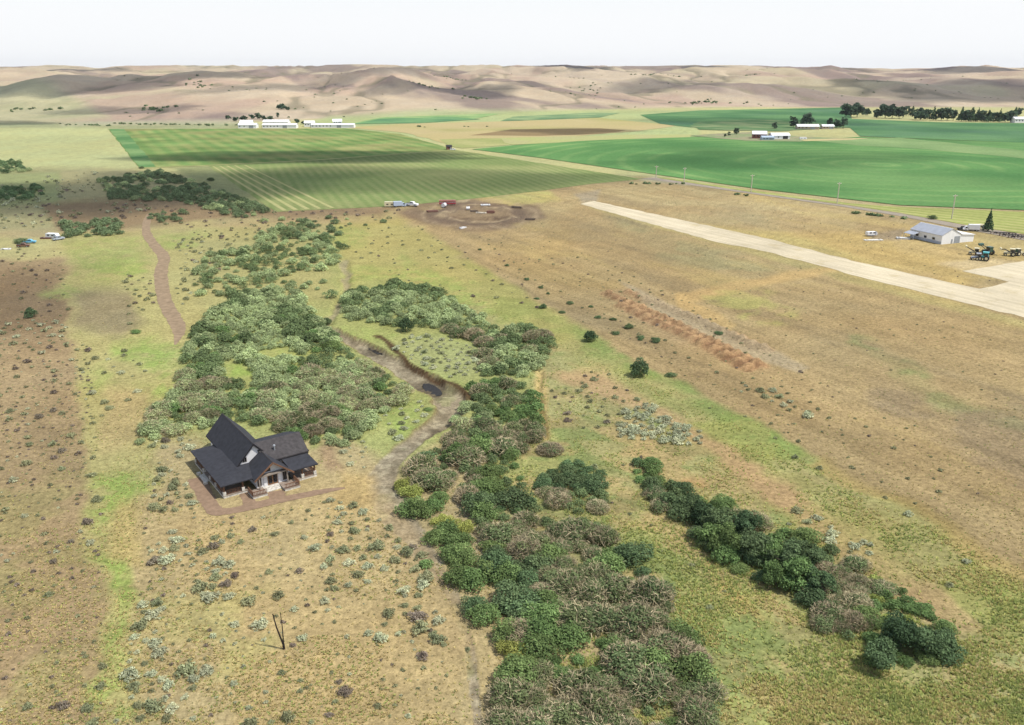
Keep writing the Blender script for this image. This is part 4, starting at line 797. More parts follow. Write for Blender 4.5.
# ------------------------------------------------------------------ far farm buildings
def barn(px, w, d, h, rise, rot, label, wm_, rm, cat='barn', name='barn', open_front=False):
    p = at2(px); H = thing(name, label, cat, (*p, hz(*p)), rot)
    m = MB(); m.prism([(-d / 2, 0), (d / 2, 0), (d / 2, h), (0, h + rise), (-d / 2, h)], 'x', -w / 2, w / 2); m.build('wall', wm_, H)
    r = MB(); e = .5; k = rise / (d / 2)
    r.slab([(-w / 2 - e, 0, h + rise + .25), (w / 2 + e, 0, h + rise + .25), (w / 2 + e, -d / 2 - e, h - k * e + .25), (-w / 2 - e, -d / 2 - e, h - k * e + .25)], .2); r.slab([(-w / 2 - e, 0, h + rise + .25), (-w / 2 - e, d / 2 + e, h - k * e + .25), (w / 2 + e, d / 2 + e, h - k * e + .25), (w / 2 + e, 0, h + rise + .25)], .2); r.build('roof', rm, H)
    q = MB(); q.box(w * .1, w * .1 + min(6, w * .3), -d / 2 - .08, -d / 2 - .004, 0, min(h * .85, 4)); q.build('door', M_DARK if open_front else M_DOORG, H)  # an open front is a dark panel standing in for the shade inside
    for i in range(max(2, int(w / 9))):
        x = -w / 2 + 1.5 + i * (w * .5) / max(2, int(w / 9)); g = MB(); g.box(x, x + 1.4, -d / 2 - .07, -d / 2 - .004, h * .45, h * .75); g.build('window', M_GLASS, H)
WR = plain('white_roof', (.82, .82, .83), .5, 0, .05); RB = plain('red_brown_wall', (.2, .08, .06), .8); BG = plain('blue_grey_wall', (.35, .42, .5), .7); TANW = plain('tan_wall', (.42, .34, .26), .8)
barn((248.5, 128), 25, 12, 4.5, 2, 0, 'low white barn at the left end of the far farmstead', M_WHITE, WR); barn((247, 126.3), 17, 14, 5.5, 3, .1, 'white gable barn right behind the leftmost low barn', M_WHITE, WR)
barn((280.5, 128), 47, 12, 4.5, 1.6, 0, 'long white barn in front of the stepped pair at the far farmstead', M_WHITE, WR); barn((277, 126), 36, 16, 6.2, 2.4, 0, 'taller white barn rising behind the long white one', M_WHITE, WR)
barn((310, 126.6), 14, 12, 5.5, 2.5, .05, 'small white barn at the left end of the longest shed', M_WHITE, WR); barn((333.5, 127.6), 60, 12, 4.2, 1.4, -.02, 'longest white shed, at the right end of the far farmstead', M_WHITE, WR, 'shed', 'shed'); barn((337.5, 124.3), 13, 12, 4.5, 3, .2, 'lone white roof peeking over the longest shed', M_WHITE, WR)
barn((759, 138.5), 16, 13, 5.5, 3, -.2, 'white roofed barn with brown walls left in the right farmstead', RB, WR); barn((767, 140), 14, 9, 3.2, 1.5, 0, 'low blue grey shed between the two white roofed barns', BG, BG, 'shed', 'shed'); barn((779, 139), 21, 13, 4.5, 2.4, .05, 'white roofed open barn at the right of the farmstead', M_WHITE, WR, open_front=True)
barn((807, 129.2), 29, 12, 4, 2.4, -.05, 'long pale farmhouse below the tall dark trees', TANW, WR, 'farmhouse', 'farmhouse'); barn((827, 128.8), 16, 10, 3.6, 2, 0, 'small pale farmhouse right of the long one', TANW, WR, 'farmhouse', 'farmhouse')
barn((1024, 122.6), 36, 14, 6, 2.4, 0, 'white shed at the right end of the windbreak', M_WHITE, WR, 'shed', 'shed'); barn((449, 149.5), 5, 4, 3.2, 1.2, .3, 'tiny dark pump house at the tip of the hay field', RB, M_FASC, 'pump house', 'pump_house')
H_ = trailer((803, 139.7), .1, 'white camper standing on the lane right of the farmstead', P_WHITE, 8, 3); H_ = pickup((453, 150.2), .2, 'white pickup truck beside the tiny pump house', P_WHITE)
# ------------------------------------------------------------------ plants
def leaves(lobes, n, size, seed, asp=.65, up=.35, shell=(.72, 1.06), lobe_var=.2, leaf_var=.36, spike=0):
    """many leaf sized faces spread through uneven lobes; returns V, F, tint"""
    r = np.random.default_rng(seed); lob = np.array(lobes, float)
    wgt = (lob[:, 3] * lob[:, 4] + lob[:, 5] * lob[:, 3]); k = r.choice(len(lob), n, p=wgt / wgt.sum())
    d = r.normal(size=(n, 3)); d[:, 2] += .3; d /= np.linalg.norm(d, axis=1)[:, None]
    d[:, 2] = np.where(d[:, 2] < -.35, -d[:, 2], d[:, 2])
    rad = r.uniform(shell[0], shell[1], n) + (spike * r.random(n) ** 3)
    c = lob[k, :3] + d * lob[k, 3:6] * rad[:, None]; c[:, 2] = np.maximum(c[:, 2], .02)
    nn = d * .8 + r.normal(size=(n, 3)) * .55; nn[:, 2] += up; nn /= np.linalg.norm(nn, axis=1)[:, None]
    a = np.cross(nn, r.normal(size=(n, 3))); a /= np.linalg.norm(a, axis=1)[:, None]; b = np.cross(nn, a)
    s = size * r.uniform(.6, 1.4, n)[:, None]
    V = np.stack([c - a * s - b * s * asp * .6, c + a * s * .9 - b * s * asp, c + a * s + b * s * asp * .7, c - a * s * .8 + b * s * asp], 1).reshape(-1, 3)
    F = np.arange(4 * n).reshape(-1, 4)
    lt = r.uniform(1 - lobe_var, 1 + lobe_var, len(lob))
    return V, F, lt[k] * r.uniform(1 - leaf_var, 1 + leaf_var, n)
def twigs(n, seed, h=.8, spread=.9, w=.018):
    """fine bare stems: a tangle of short lengths, most leaning outward, some broken across"""
    r = np.random.default_rng(seed)
    ang = r.uniform(0, 2 * math.pi, n); rr = np.sqrt(r.random(n)) * spread; dome = np.sqrt(np.maximum(0, 1 - (rr / spread) ** 2))
    c = np.stack([np.cos(ang) * rr, np.sin(ang) * rr, (dome * r.uniform(.45, 1.02, n) * .85 + .12) * h], 1)
    d = np.stack([np.cos(ang) * rr, np.sin(ang) * rr, np.full(n, .55)], 1) + r.normal(size=(n, 3)) * .55; d /= np.linalg.norm(d, axis=1)[:, None]
    ln = r.uniform(.1, .34, n)[:, None] * .55; base = c - d * ln; tip = c + d * ln; base[:, 2] = np.maximum(base[:, 2], 0)
    q = np.cross(d, r.normal(size=(n, 3))); q = q / np.linalg.norm(q, axis=1)[:, None] * w
    V = np.stack([base - q, base + q, tip + q * .4, tip - q * .4], 1).reshape(-1, 3)
    return V, np.arange(4 * n).reshape(-1, 4), r.uniform(.55, 1.25, n)
def stems(seed, h):
    """stems that fork from one rootstock"""
    r = np.random.default_rng(seed + 9); V = [(0, 0, 0)]; F = []
    for i in range(16):
        a = r.uniform(0, 6.28); q = r.uniform(.25, .8); p = np.array((math.cos(a) * q, math.sin(a) * q, h * r.uniform(.5, .85))); s = np.array((-math.sin(a), math.cos(a), 0)) * .022; m = p * (.5, .5, .6); k = len(V)
        V += [m - s, m + s, p - s * .3, p + s * .3]; F += [(0, k, k + 1, 0 + k + 1), (k, k + 1, k + 3, k + 2)]
    V = np.array([tuple(v) for v in V]); G = []
    for f in F:
        if len(set(f)) == 4: G.append(f)
    # the root ends are closed by short quads sharing the rootstock vertex
    for i in range(16): k = 1 + 4 * i; V = np.vstack([V, V[k] * .05 + np.array((0, 0, .02))]); G.append((0, len(V) - 1, k, k + 1))
    return V, np.array(G), r.uniform(.6, 1.1, len(G))
def bush_lobes(seed, n=7, hgt=.75):
    r = np.random.default_rng(seed); L = [(0, 0, hgt * .42, .62, .62, hgt * .55)]
    for i in range(n):
        a = 2 * math.pi * i / n + r.uniform(-.4, .4); q = r.uniform(.38, .68); s = r.uniform(.26, .44); L.append((math.cos(a) * q, math.sin(a) * q, r.uniform(.18, .5) * hgt, s, s, s * r.uniform(.7, 1.1)))
    for i in range(4):
        a = r.uniform(0, 6.28); q = r.uniform(0, .4); s = r.uniform(.2, .34); L.append((math.cos(a) * q, math.sin(a) * q, hgt * r.uniform(.65, .85), s, s, s * .9))
    return L
def cat3(*parts):
    V = []; F = []; T = []; o = 0
    for v, f, t in parts: V.append(v); F.append(f + o); T.append(t); o += len(v)
    return np.concatenate(V), np.concatenate(F), np.concatenate(T)
LM = {'green': leaf_mat('willow_leaf_green', lin((116, 138, 86)) / 1.05), 'grey': leaf_mat('willow_leaf_grey', lin((156, 166, 120)) / .95), 'dark': leaf_mat('dark_leaf', lin((106, 126, 88)) / 1.08), 'mix': leaf_mat('olive_leaf', lin((120, 134, 92)) / 1.1), 'twig': leaf_mat('bare_twig', lin((194, 180, 146)) / 1.15, .2, (.01, .01), .1),
      'lime': leaf_mat('lime_weed', lin((160, 168, 94)) / 1.05), 'silver': leaf_mat('silver_sage', lin((190, 194, 160)) / 1.08, .2, (.02, .01)), 'sage': leaf_mat('green_sage', lin((156, 160, 122)) / 1.1, .25), 'purple': leaf_mat('dry_sage', lin((150, 138, 122)) / 1.15, .2, (.02, .02)), 'juniper': leaf_mat('juniper_needle', lin((88, 110, 78)) / 1.1, .15), 'poplar': leaf_mat('shade_tree_leaf', lin((92, 112, 88)) / 1.2, .2), 'scrub': leaf_mat('scrub_leaf', lin((116, 130, 94)) / 1.0, .2)}
M_BARK = plain('grey_bark', (.13, .105, .08), .9, 0, .3, 3)
SCALEJ = {}
def shrub_proto(kind, seed, n, size, hgt=.75):
    lob = bush_lobes(seed, 8, hgt)
    tw = {'twig': .75, 'mix': .3, 'grey': .2, 'dark': .1, 'green': .05, 'lime': .03, 'scrub': .05}[kind]
    fol = leaves(lob, int(n * (.5 if kind == 'twig' else 1)), size, seed, spike=.16, shell=(.7, 1.08))
    br = stems(seed, hgt)
    if tw > .15: br = cat3(br, twigs(int(n * tw), seed + 3, hgt * 1.12, .95, .015 * (size / .04) ** .5))
    return fol, br
WP = {}; WLOW = {}
FM = {'twig': LM['mix']}
for kd in ('green', 'grey', 'dark', 'twig', 'lime', 'mix', 'scrub'):
    WP[kd] = []; WLOW[kd] = []
    for j in range(4):
        fol, br = shrub_proto(kd, 100 + j * 7 + len(kd), 2300, .041, .8 if kd not in ('lime', 'scrub') else .62)
        WP[kd].append((np_mesh('foliage', *fol[:2], FM.get(kd, LM[kd]), face_attr={'tint': fol[2]}), np_mesh('branches', *br[:2], LM['twig'], face_attr={'tint': br[2]})))
        WLOW[kd].append(shrub_proto(kd, 300 + j * 7, 900, .062, .8)[0])
def in_poly(x, y, poly): return bool(sdf_poly(np.array([float(x)]), np.array([float(y)]), poly)[0] < 0)
def scatter(poly, spacing, excl=(), seed=0, clump=None, maxn=4000):
    P = np.array([at2(p) for p in poly]); lo = P.min(0); hi = P.max(0); r = np.random.default_rng(seed + 1000)
    n = int(min(60000, (hi - lo).prod() / spacing ** 2 * 5 + 20)); c = r.uniform(lo, hi, (n, 2)); sx, sy = survey(c[:, 0], c[:, 1]); ok = sdf_poly(sx, sy, poly) < 0
    for e in excl: ok &= sdf_poly(sx, sy, e) > 0
    if clump: ok &= fbm(c[:, 0] / clump[0], c[:, 1] / clump[0], 200 + seed, 3) > clump[1]
    c = c[ok]; grid = {}; out = []
    for q in c:
        g = (int(q[0] // spacing), int(q[1] // spacing)); bad = False
        for i in (-1, 0, 1):
            for k in (-1, 0, 1):
                for w in grid.get((g[0] + i, g[1] + k), ()):
                    if (w[0] - q[0]) ** 2 + (w[1] - q[1]) ** 2 < spacing ** 2: bad = True
        if not bad:
            grid.setdefault(g, []).append(q); out.append(q)
            if len(out) >= maxn: break
    return out
HOUSE_EX = []
for u_, v_ in ((-1.5, -1.5), (-1.5, 20.5), (3.5, 26), (13.5, 26), (20, 14.5), (20, -2.5), (14.8, -5), (4.5, -5)):
    a_, b_ = survey(np.array([-55.42 + u_ * math.cos(.62) - v_ * math.sin(.62)]), np.array([145.05 + u_ * math.sin(.62) + v_ * math.cos(.62)])); HOUSE_EX.append((float(a_[0]), float(b_[0])))
POOL_EX = [(430, 446), (430, 430), (442, 422), (456, 424), (456, 436), (446, 450), (436, 452)]
CREEK_EX = [(340, 330), (352, 328), (380, 340), (408, 358), (440, 372), (470, 390), (468, 404), (445, 428), (425, 450), (400, 478), (402, 500), (425, 540), (408, 545), (380, 520), (362, 490), (372, 466), (410, 432), (440, 404), (410, 380), (370, 358)]
PATH_EX = [(180, 475), (210, 475), (250, 500), (345, 482), (345, 496), (240, 518), (205, 516)]
ROAD_EX = [(136, 212), (160, 212), (180, 258), (176, 290), (192, 325), (180, 345), (160, 345), (152, 290), (150, 258)]
willows = []   # x, y, radius, kind, group phrase
G1 = [(218, 362), (240, 358), (262, 374), (250, 384), (225, 380)]; G2 = [(258, 350), (300, 346), (300, 360), (262, 362)]
def thicket(poly, sp, r0, r1, kinds, key, excl=(), seed=0, clump=None):
    rr = np.random.default_rng(seed + 50); names = list(kinds); pr = np.array([kinds[k] for k in names], float); pr /= pr.sum()
    for q in scatter(poly, sp, list(excl) + [HOUSE_EX, CREEK_EX, POOL_EX], seed, clump):
        c = vnoise(np.array([q[0] / 11]), np.array([q[1] / 11]), 400 + seed)[0]; cs = np.cumsum(pr); k = names[int(np.searchsorted(cs, np.clip((c - .5) * 1.5 + .5 + rr.uniform(-.25, .25), 0, .999)))]
        willows.append((q[0], q[1], r0 * .8 + (r1 * 1.12 - r0 * .8) * rr.random() ** 1.1, k, key))
thicket([(188, 345), (215, 312), (250, 292), (300, 300), (328, 335), (345, 350), (372, 370), (404, 388), (405, 398), (380, 418), (340, 452), (300, 440), (240, 420), (205, 428), (138, 444), (162, 412), (185, 380)], 2.45, 1.6, 3.1, {'grey': 6.5, 'mix': 2, 'green': .8, 'twig': .35}, 0, (G1, G2), 1)
thicket([(195, 262), (232, 248), (290, 225), (318, 232), (345, 248), (340, 262), (320, 275), (345, 290), (330, 300), (290, 296), (235, 300), (195, 296)], 4.2, 1.6, 3.2, {'grey': 5, 'mix': 2, 'twig': .7}, 1, (), 2, (22, .45))
thicket([(348, 292), (400, 284), (440, 292), (485, 320), (512, 350), (480, 344), (440, 328), (400, 326), (345, 308)], 3.2, 1.9, 3.3, {'grey': 4, 'twig': 2, 'mix': 2}, 2, (), 3)
thicket([(345, 312), (392, 314), (388, 325), (350, 321)], 3.3, 1.6, 2.8, {'grey': 3, 'twig': 1}, 2, (), 4)
thicket([(480, 338), (520, 328), (556, 344), (540, 368), (512, 382), (482, 376)], 3.0, 1.8, 3.2, {'grey': 3, 'mix': 3, 'twig': .6}, 3, (), 5)
thicket([(472, 388), (505, 380), (538, 398), (538, 440), (516, 458), (503, 430), (478, 428)], 2.6, 1.7, 2.8, {'green': 5, 'mix': 2}, 4, (), 6)
thicket([(452, 400), (478, 396), (492, 430), (470, 432), (455, 425)], 2.8, 1.6, 2.6, {'grey': 3, 'mix': 2}, 4, (), 7)
thicket([(440, 434), (478, 424), (505, 445), (525, 480), (540, 522), (600, 535), (650, 575), (700, 648), (735, 740), (505, 740), (516, 650), (498, 592), (487, 540), (462, 492), (415, 484), (418, 468)], 2.6, 1.3, 3.7, {'mix': 3.4, 'green': 2.6, 'twig': 1.5, 'dark': 1.8}, 5, (), 8)
thicket([(540, 486), (552, 470), (580, 465), (604, 478), (606, 505), (585, 517), (552, 506)], 2.1, 1.5, 2.5, {'dark': 4, 'mix': 3, 'twig': .6}, 6, (), 9)
thicket([(632, 462), (654, 464), (660, 484), (640, 486)], 2.2, 1.3, 2.3, {'green': 2, 'dark': 2}, 7, (), 10)
thicket([(640, 490), (664, 482), (690, 500), (684, 518), (660, 508)], 2.6, 1.4, 2.3, {'mix': 2, 'dark': 2, 'twig': .6}, 7, (), 11)
thicket([(655, 495), (700, 490), (760, 525), (820, 545), (870, 570), (900, 605), (860, 625), (800, 605), (740, 572), (690, 537)], 3.4, 1.8, 3.0, {'dark': 4, 'green': 2, 'mix': 2}, 7, (), 12)
thicket([(862, 600), (925, 612), (962, 640), (950, 668), (868, 662)], 2.6, 1.3, 2.5, {'dark': 3, 'green': 1}, 7, (), 22)
thicket([(810, 590), (832, 572), (862, 590), (868, 620), (850, 640), (820, 625)], 2.1, 1.8, 2.7, {'twig': 4, 'mix': 1}, 8, (), 13)
thicket([(865, 570), (905, 590), (930, 620), (900, 640), (872, 612)], 2.4, 1.2, 2.0, {'lime': 2, 'green': 3}, 7, (), 14)
for (px, py, r, k) in ((404, 487, 2.6, 'lime'), (412, 494, 3.0, 'lime'), (424, 482, 2.8, 'lime'), (410, 511, 3.0, 'green'), (420, 515, 3.1, 'green'), (432, 510, 2.6, 'green'), (440, 500, 2.2, 'green'), (436, 540, 2.7, 'green'), (447, 536, 3.0, 'green'), (458, 545, 3.1, 'green'), (452, 558, 2.9, 'green'), (464, 562, 2.8, 'green'),
                    (460, 581, 3.1, 'green'), (472, 584, 3.0, 'green'), (474, 609, 2.4, 'dark'), (484, 620, 2.7, 'green'), (508, 640, 2.9, 'green'), (426, 566, 1.5, 'green'), (494, 575, 3.0, 'green'), (502, 580, 2.9, 'green'), (442, 523, 2.2, 'lime'), (452, 528, 2.4, 'lime'), (466, 530, 2.2, 'lime'), (515, 652, 2.8, 'lime')):
    q = at2((px, py)); willows.append((q[0], q[1], r, k, 9))
# shrub land at the upper left, in the distance
thicket([(100, 180), (160, 172), (215, 190), (275, 212), (240, 219), (180, 202), (110, 200)], 4.6, 2.0, 3.6, {'scrub': 6, 'grey': 1}, 10, (), 15, (40, .38))
thicket([(62, 225), (122, 221), (122, 235), (68, 238)], 5, 2.2, 3.8, {'scrub': 5}, 11, (), 16)
thicket([(150, 214), (184, 213), (178, 222), (150, 223)], 6, 2.0, 3.4, {'scrub': 5}, 11, (), 17)
thicket([(225, 222), (420, 212), (400, 222), (330, 230), (240, 235)], 9, 1.6, 3.0, {'scrub': 4, 'grey': 2}, 12, (), 18, (30, .45))
thicket([(-40, 164), (18, 161), (30, 172), (-40, 177)], 6.5, 2.4, 3.8, {'dark': 4, 'grey': 1}, 13, (), 19)
thicket([(-40, 193), (36, 188), (44, 195), (26, 200), (-40, 202)], 5.6, 2.4, 3.8, {'dark': 4}, 13, (), 20)
thicket([(300, 222), (345, 232), (330, 240), (290, 240)], 6, 2, 3.2, {'scrub': 3, 'grey': 2}, 12, (), 21)
WL = {0: ('grey green willow shrub in the broad thicket behind the house', 'willows in the thicket behind the house'), 1: ('grey willow shrub in the loose clumps along the upper creek', 'willows along the upper creek'),
      2: ('tangled grey willow shrub in the bank right above the eroded creek', 'willows above the cut bank'), 3: ('willow shrub in the small knot right of the silvery meadow', 'willows right of the silvery meadow'),
      4: ('fresh green willow shrub in the narrow strip right of the creek bend', 'willows in the green strip by the creek bend'), 5: ('mixed brown and green willow shrub in the big foreground thicket', 'willows in the big foreground thicket'),
      6: ('dark willow stem clump forming the round mound in the yellow meadow', 'willows of the round mound'), 7: ('low green shrub at the foot of the dark tree row on the right', 'shrubs at the foot of the tree row'),
      8: ('bare grey brown shrub among the trees at the lower right', 'bare shrubs at the lower right'), 9: ('bright green bush standing separately along the gravelly creek', 'green bushes along the gravelly creek'),
      10: ('dark shrub in the shaded scrub below the far hay field', 'shrubs below the far hay field'), 11: ('dark shrub near the dirt road at the upper left corner', 'shrubs by the dirt road'),
      12: ('dark low shrub along the brown bank above the homestead', 'shrubs along the brown bank'), 13: ('large dark green shrub in the groves at the left edge', 'shrubs in the left edge groves')}
def dup(root, loc, rotz, scale, label=None, group=None):
    r = root.copy(); COL.objects.link(r); r.location = loc; r.rotation_euler = (0, 0, rotz); r.scale = scale
    if label: r['label'] = label
    if group: r['group'] = group
    for ch in list(root.children):
        c = ch.copy(); COL.objects.link(c); c.parent = r
    return r
def plant_shrub(name, cat, x, y, r, kind, label, group, sq=1.0, z=None):
    j = random.randrange(4); root = thing(name, label, cat, (x, y, (hz(x, y) if z is None else z) - .05), random.uniform(0, 6.28), group); root.scale = (r * random.uniform(.9, 1.15), r * random.uniform(.9, 1.15), r * random.uniform(.8, 1.1) * sq)
    for nm, me in zip(('foliage', 'branches'), WP[kind][j]): o = bpy.data.objects.new(nm, me); COL.objects.link(o); o.parent = root
    return root
def vis(w):
    sx, sy = survey(np.array([w[0]]), np.array([w[1]])); d = math.hypot(w[0], w[1]); inside = -15 < sx[0] < 1040 and sy[0] < 740
    return (w[2] / d) * (1 if inside else .05)
willows.sort(key=vis, reverse=True)
for w in willows[:300]:
    plant_shrub('willow_shrub', 'shrub', w[0], w[1], w[2], w[3], *WL[w[4]], sq=.45 if w[4] == 13 else 1.0)
def merged(name, items, protos, mat_of, label):
    """the far remainder of a kind as one mass"""
    VS = []; FS = []; TS = []; MI = []; o = 0; kinds = list(dict.fromkeys(k for *_, k in items)); r = np.random.default_rng(5)
    for (x, y, rad, sq, k) in items:
        V, F, T = protos[k][r.integers(len(protos[k]))]; k = k; a = r.uniform(0, 6.28); c, s = math.cos(a), math.sin(a)
        P = np.stack([(V[:, 0] * c - V[:, 1] * s) * rad + x, (V[:, 0] * s + V[:, 1] * c) * rad + y, V[:, 2] * rad * sq + hz(x, y) - .04], 1)
        VS.append(P); FS.append(F + o); TS.append(T * r.uniform(.75, 1.25)); MI.append(np.full(len(F), kinds.index(k), np.int32)); o += len(P)
    me = np_mesh(name, np.concatenate(VS), np.concatenate(FS), None, face_attr={'tint': np.concatenate(TS)})
    for k in kinds: me.materials.append(FM.get(k, mat_of[k]))
    me.polygons.foreach_set('material_index', np.concatenate(MI)); me.update()
    ob = bpy.data.objects.new(name, me); COL.objects.link(ob); return tag(ob, label, kind='stuff')
rest = [(w[0], w[1], w[2], 1.0, w[3]) for w in willows[300:]]
print('WILLOWS', len(willows), 'far mass', len(rest))
if rest: merged('willow_thicket', rest, WLOW, LM, 'smaller and farther willow and scrub shrubs that read as one mass')
# named single bushes
for (px, py, r, k, sq, lab) in ((406, 331, 3.0, 'juniper', 1.35, 'lone round dark green juniper beside the eroded creek'), (640, 376, 3.3, 'juniper', 1.25, 'largest dark round bush on the boundary meadow, casting a shadow'), (590, 341, 2.8, 'juniper', 1.1, 'dark round bush up the slope from the largest round bush'),
                            (31, 317, 2.6, 'juniper', 1.1, 'dark round bush alone on the bare brown slope at left'), (136, 333, 1.9, 'green', .7, 'small bright green bush left of the dirt road end'), (719, 334, 1.8, 'dark', .7, 'low green bush on top of the orange soil rows'),
                            (327, 322, 2.0, 'dark', 1.2, 'dark upright bush at the head of the creek bed'), (310, 319, 1.9, 'green', 1.2, 'green upright bush left of the dark one at the creek head'), (381, 288, 1.6, 'dark', 1.0, 'small dark bush on the pale grass above the creek bank'),
                            (550, 452, 3.2, 'twig', .9, 'pale bare bush at the end of the green strip'), (21, 243, 4.0, 'scrub', .9, 'dark bush behind the blue pickup on the left'), (428, 410, 1.4, 'green', .6, 'tiny green bush growing in the creek gravel'),
                            (211, 181, 3.4, 'dark', .9, 'dark bush at the near corner of the striped hay field'), (189, 185, 2.4, 'dark', .7, 'small bush left of the pale windrows'), (142, 168.5, 3.0, 'dark', .7, 'dark bush at the bottom corner of the green strip')):
    q = at2((px, py))
    if k == 'juniper':
        root = thing('juniper_bush', lab, 'bush', (q[0], q[1], -.05), random.uniform(0, 6)); root.scale = (r, r, r * sq)
        fol = leaves(bush_lobes(px, 8, 1.1), 1700, .05, px, spike=.1); o = bpy.data.objects.new('foliage', np_mesh('foliage', *fol[:2], LM['juniper'], face_attr={'tint': fol[2]})); COL.objects.link(o); o.parent = root
        br = twigs(40, px, .6, .4, .03); o = bpy.data.objects.new('branches', np_mesh('branches', *br[:2], LM['twig'], face_attr={'tint': br[2]})); COL.objects.link(o); o.parent = root
    else: plant_shrub('bush', 'bush', q[0], q[1], r, k, lab, None, sq)
for i, (px, py, r) in enumerate(((527, 280, 1.3), (541, 288, 1.2), (570, 304, 1.5), (591, 307, 1.1), (598, 318, 1.3), (613, 320, 1.5), (629, 328, 1.9), (616, 334, 1.6), (641, 338, 1.4), (656, 342, 2.0), (543, 308, 1.9), (562, 313, 1.4), (671, 376, 1.7), (640, 340, 1.0), (537, 299, 1.1), (548, 294, 1.0), (507, 266, 1.2), (480, 250, 1.1))):
    q = at2((px, py)); plant_shrub('boundary_bush', 'bush', q[0], q[1], r, 'dark', 'small dark bush in the line between green meadow and dry field', 'small bushes along the dry field edge', .8)
# ------------------------------------------------------------------ sagebrush
SP = {}; SLOW = {}; SMESH = {}
for kd in ('silver', 'sage', 'purple'):
    SP[kd] = [cat3(leaves(bush_lobes(500 + j, 6, .7), 420, .086, 500 + j, .5, shell=(.5, 1.05)), stems(510 + j, .6)) for j in range(3)]
    SMESH[kd] = [np_mesh('sagebrush', *p[:2], LM[kd], face_attr={'tint': p[2]}) for p in SP[kd]]
    SLOW[kd] = [leaves(bush_lobes(540 + j, 6, .7), 60, .19, 540 + j, .6, spike=.15) for j in range(3)]
sages = []
def sagefield(poly, sp, r0, r1, kinds, key, seed, clump=None, excl=()):
    rr = np.random.default_rng(seed + 900); names = list(kinds); pr = np.array([kinds[k] for k in names], float); pr /= pr.sum()
    for q in scatter(poly, sp, [HOUSE_EX, CREEK_EX, PATH_EX, ROAD_EX] + list(excl), seed + 300, clump): sages.append((q[0], q[1], r0 * .75 + (r1 * 1.1 - r0 * .75) * rr.random() ** 1.5, names[rr.choice(len(names), p=pr)], key))
sagefield([(-20, 345), (90, 345), (112, 740), (-20, 740)], 1.7, .16, .5, {'sage': 4, 'purple': 3, 'silver': .5}, 2, 31, (7, .46))
sagefield([(150, 470), (200, 500), (345, 500), (430, 560), (460, 740), (120, 740)], 1.7, .16, .5, {'sage': 4, 'purple': 1, 'silver': 2}, 1, 32, (7, .45))
sagefield([(520, 200), (640, 182), (900, 222), (1100, 262), (1300, 420), (1060, 585), (900, 500), (780, 432), (640, 360), (540, 300), (470, 255)], 4.4, .16, .42, {'sage': 4, 'purple': 1}, 5, 33, (16, .5), ([(575, 195), (600, 198), (870, 262), (980, 288), (1300, 380), (1300, 450), (1024, 322), (570, 206)], [(955, 272), (1024, 258), (1300, 230), (1500, 320), (1300, 400), (979, 292), (1005, 284)], [(895, 225), (985, 232), (985, 246), (940, 248)]))
sagefield([(150, 440), (190, 440), (195, 475), (215, 515), (235, 540), (235, 640), (150, 740), (112, 740), (140, 600), (155, 520)], 1.75, .6, 1.5, {'silver': 5, 'sage': 3, 'purple': .4}, 0, 1, (9, .41))
sagefield([(330, 500), (400, 520), (450, 600), (440, 640), (340, 640), (320, 560)], 2.1, .7, 1.5, {'silver': 3, 'sage': 4, 'purple': .5}, 1, 2, (8, .42))
sagefield([(230, 515), (340, 500), (340, 700), (235, 740)], 4.2, .6, 1.3, {'sage': 4, 'silver': 2, 'purple': 1}, 1, 3, (9, .42))
sagefield([(280, 640), (470, 640), (470, 740), (280, 740)], 4.0, .5, 1.1, {'sage': 3, 'silver': 2, 'purple': 1}, 1, 23, (9, .45))
sagefield([(-20, 470), (100, 470), (110, 740), (-20, 740)], 3.2, .35, 1.15, {'purple': 2, 'sage': 4, 'silver': .7}, 2, 4, (10, .47))
sagefield([(-20, 345), (88, 345), (98, 470), (-20, 470)], 3.4, .35, 1.2, {'sage': 4, 'purple': 1.4, 'silver': 1}, 2, 5, (10, .47))
sagefield([(-20, 318), (66, 322), (74, 345), (-20, 345)], 3.0, .6, 1.4, {'silver': 3, 'sage': 3}, 2, 6, (9, .45))
sagefield([(-20, 250), (62, 250), (70, 318), (-20, 318)], 5.0, .5, 1.2, {'sage': 3, 'purple': 3}, 2, 7, (14, .42))
sagefield([(622, 412), (650, 404), (668, 422), (700, 432), (706, 444), (672, 446), (640, 440), (618, 438)], 1.8, 1.0, 1.7, {'silver': 1}, 3, 8)
sagefield([(776, 514), (800, 508), (845, 530), (842, 538), (870, 545), (872, 560), (850, 556), (810, 545), (785, 525)], 1.9, .8, 1.5, {'silver': 3, 'sage': 1}, 4, 9, (6, .35))
sagefield([(742, 385), (775, 392), (815, 412), (808, 418), (770, 402), (740, 392)], 2.6, .8, 1.5, {'silver': 3, 'sage': 2}, 5, 10, (7, .35))
sagefield([(870, 520), (990, 560), (1000, 600), (900, 590), (860, 545)], 6, .6, 1.3, {'silver': 2, 'sage': 2}, 4, 11, (12, .5))
sagefield([(395, 350), (408, 336), (445, 330), (490, 346), (482, 372), (452, 378), (412, 366)], 2.2, .7, 1.3, {'silver': 6, 'sage': 2}, 6, 12, (8, .36))
sagefield([(124, 274), (152, 278), (166, 312), (128, 325)], 3.6, .7, 1.4, {'purple': 2, 'sage': 3}, 7, 13, (10, .4))
sagefield([(168, 240), (235, 235), (230, 262), (195, 290), (180, 310), (168, 280)], 4.0, .7, 1.5, {'sage': 4, 'silver': 1, 'purple': 1}, 7, 14, (12, .4))
sagefield([(190, 225), (270, 225), (240, 245), (200, 250)], 5, .7, 1.4, {'sage': 3, 'purple': 1}, 7, 15, (16, .4))
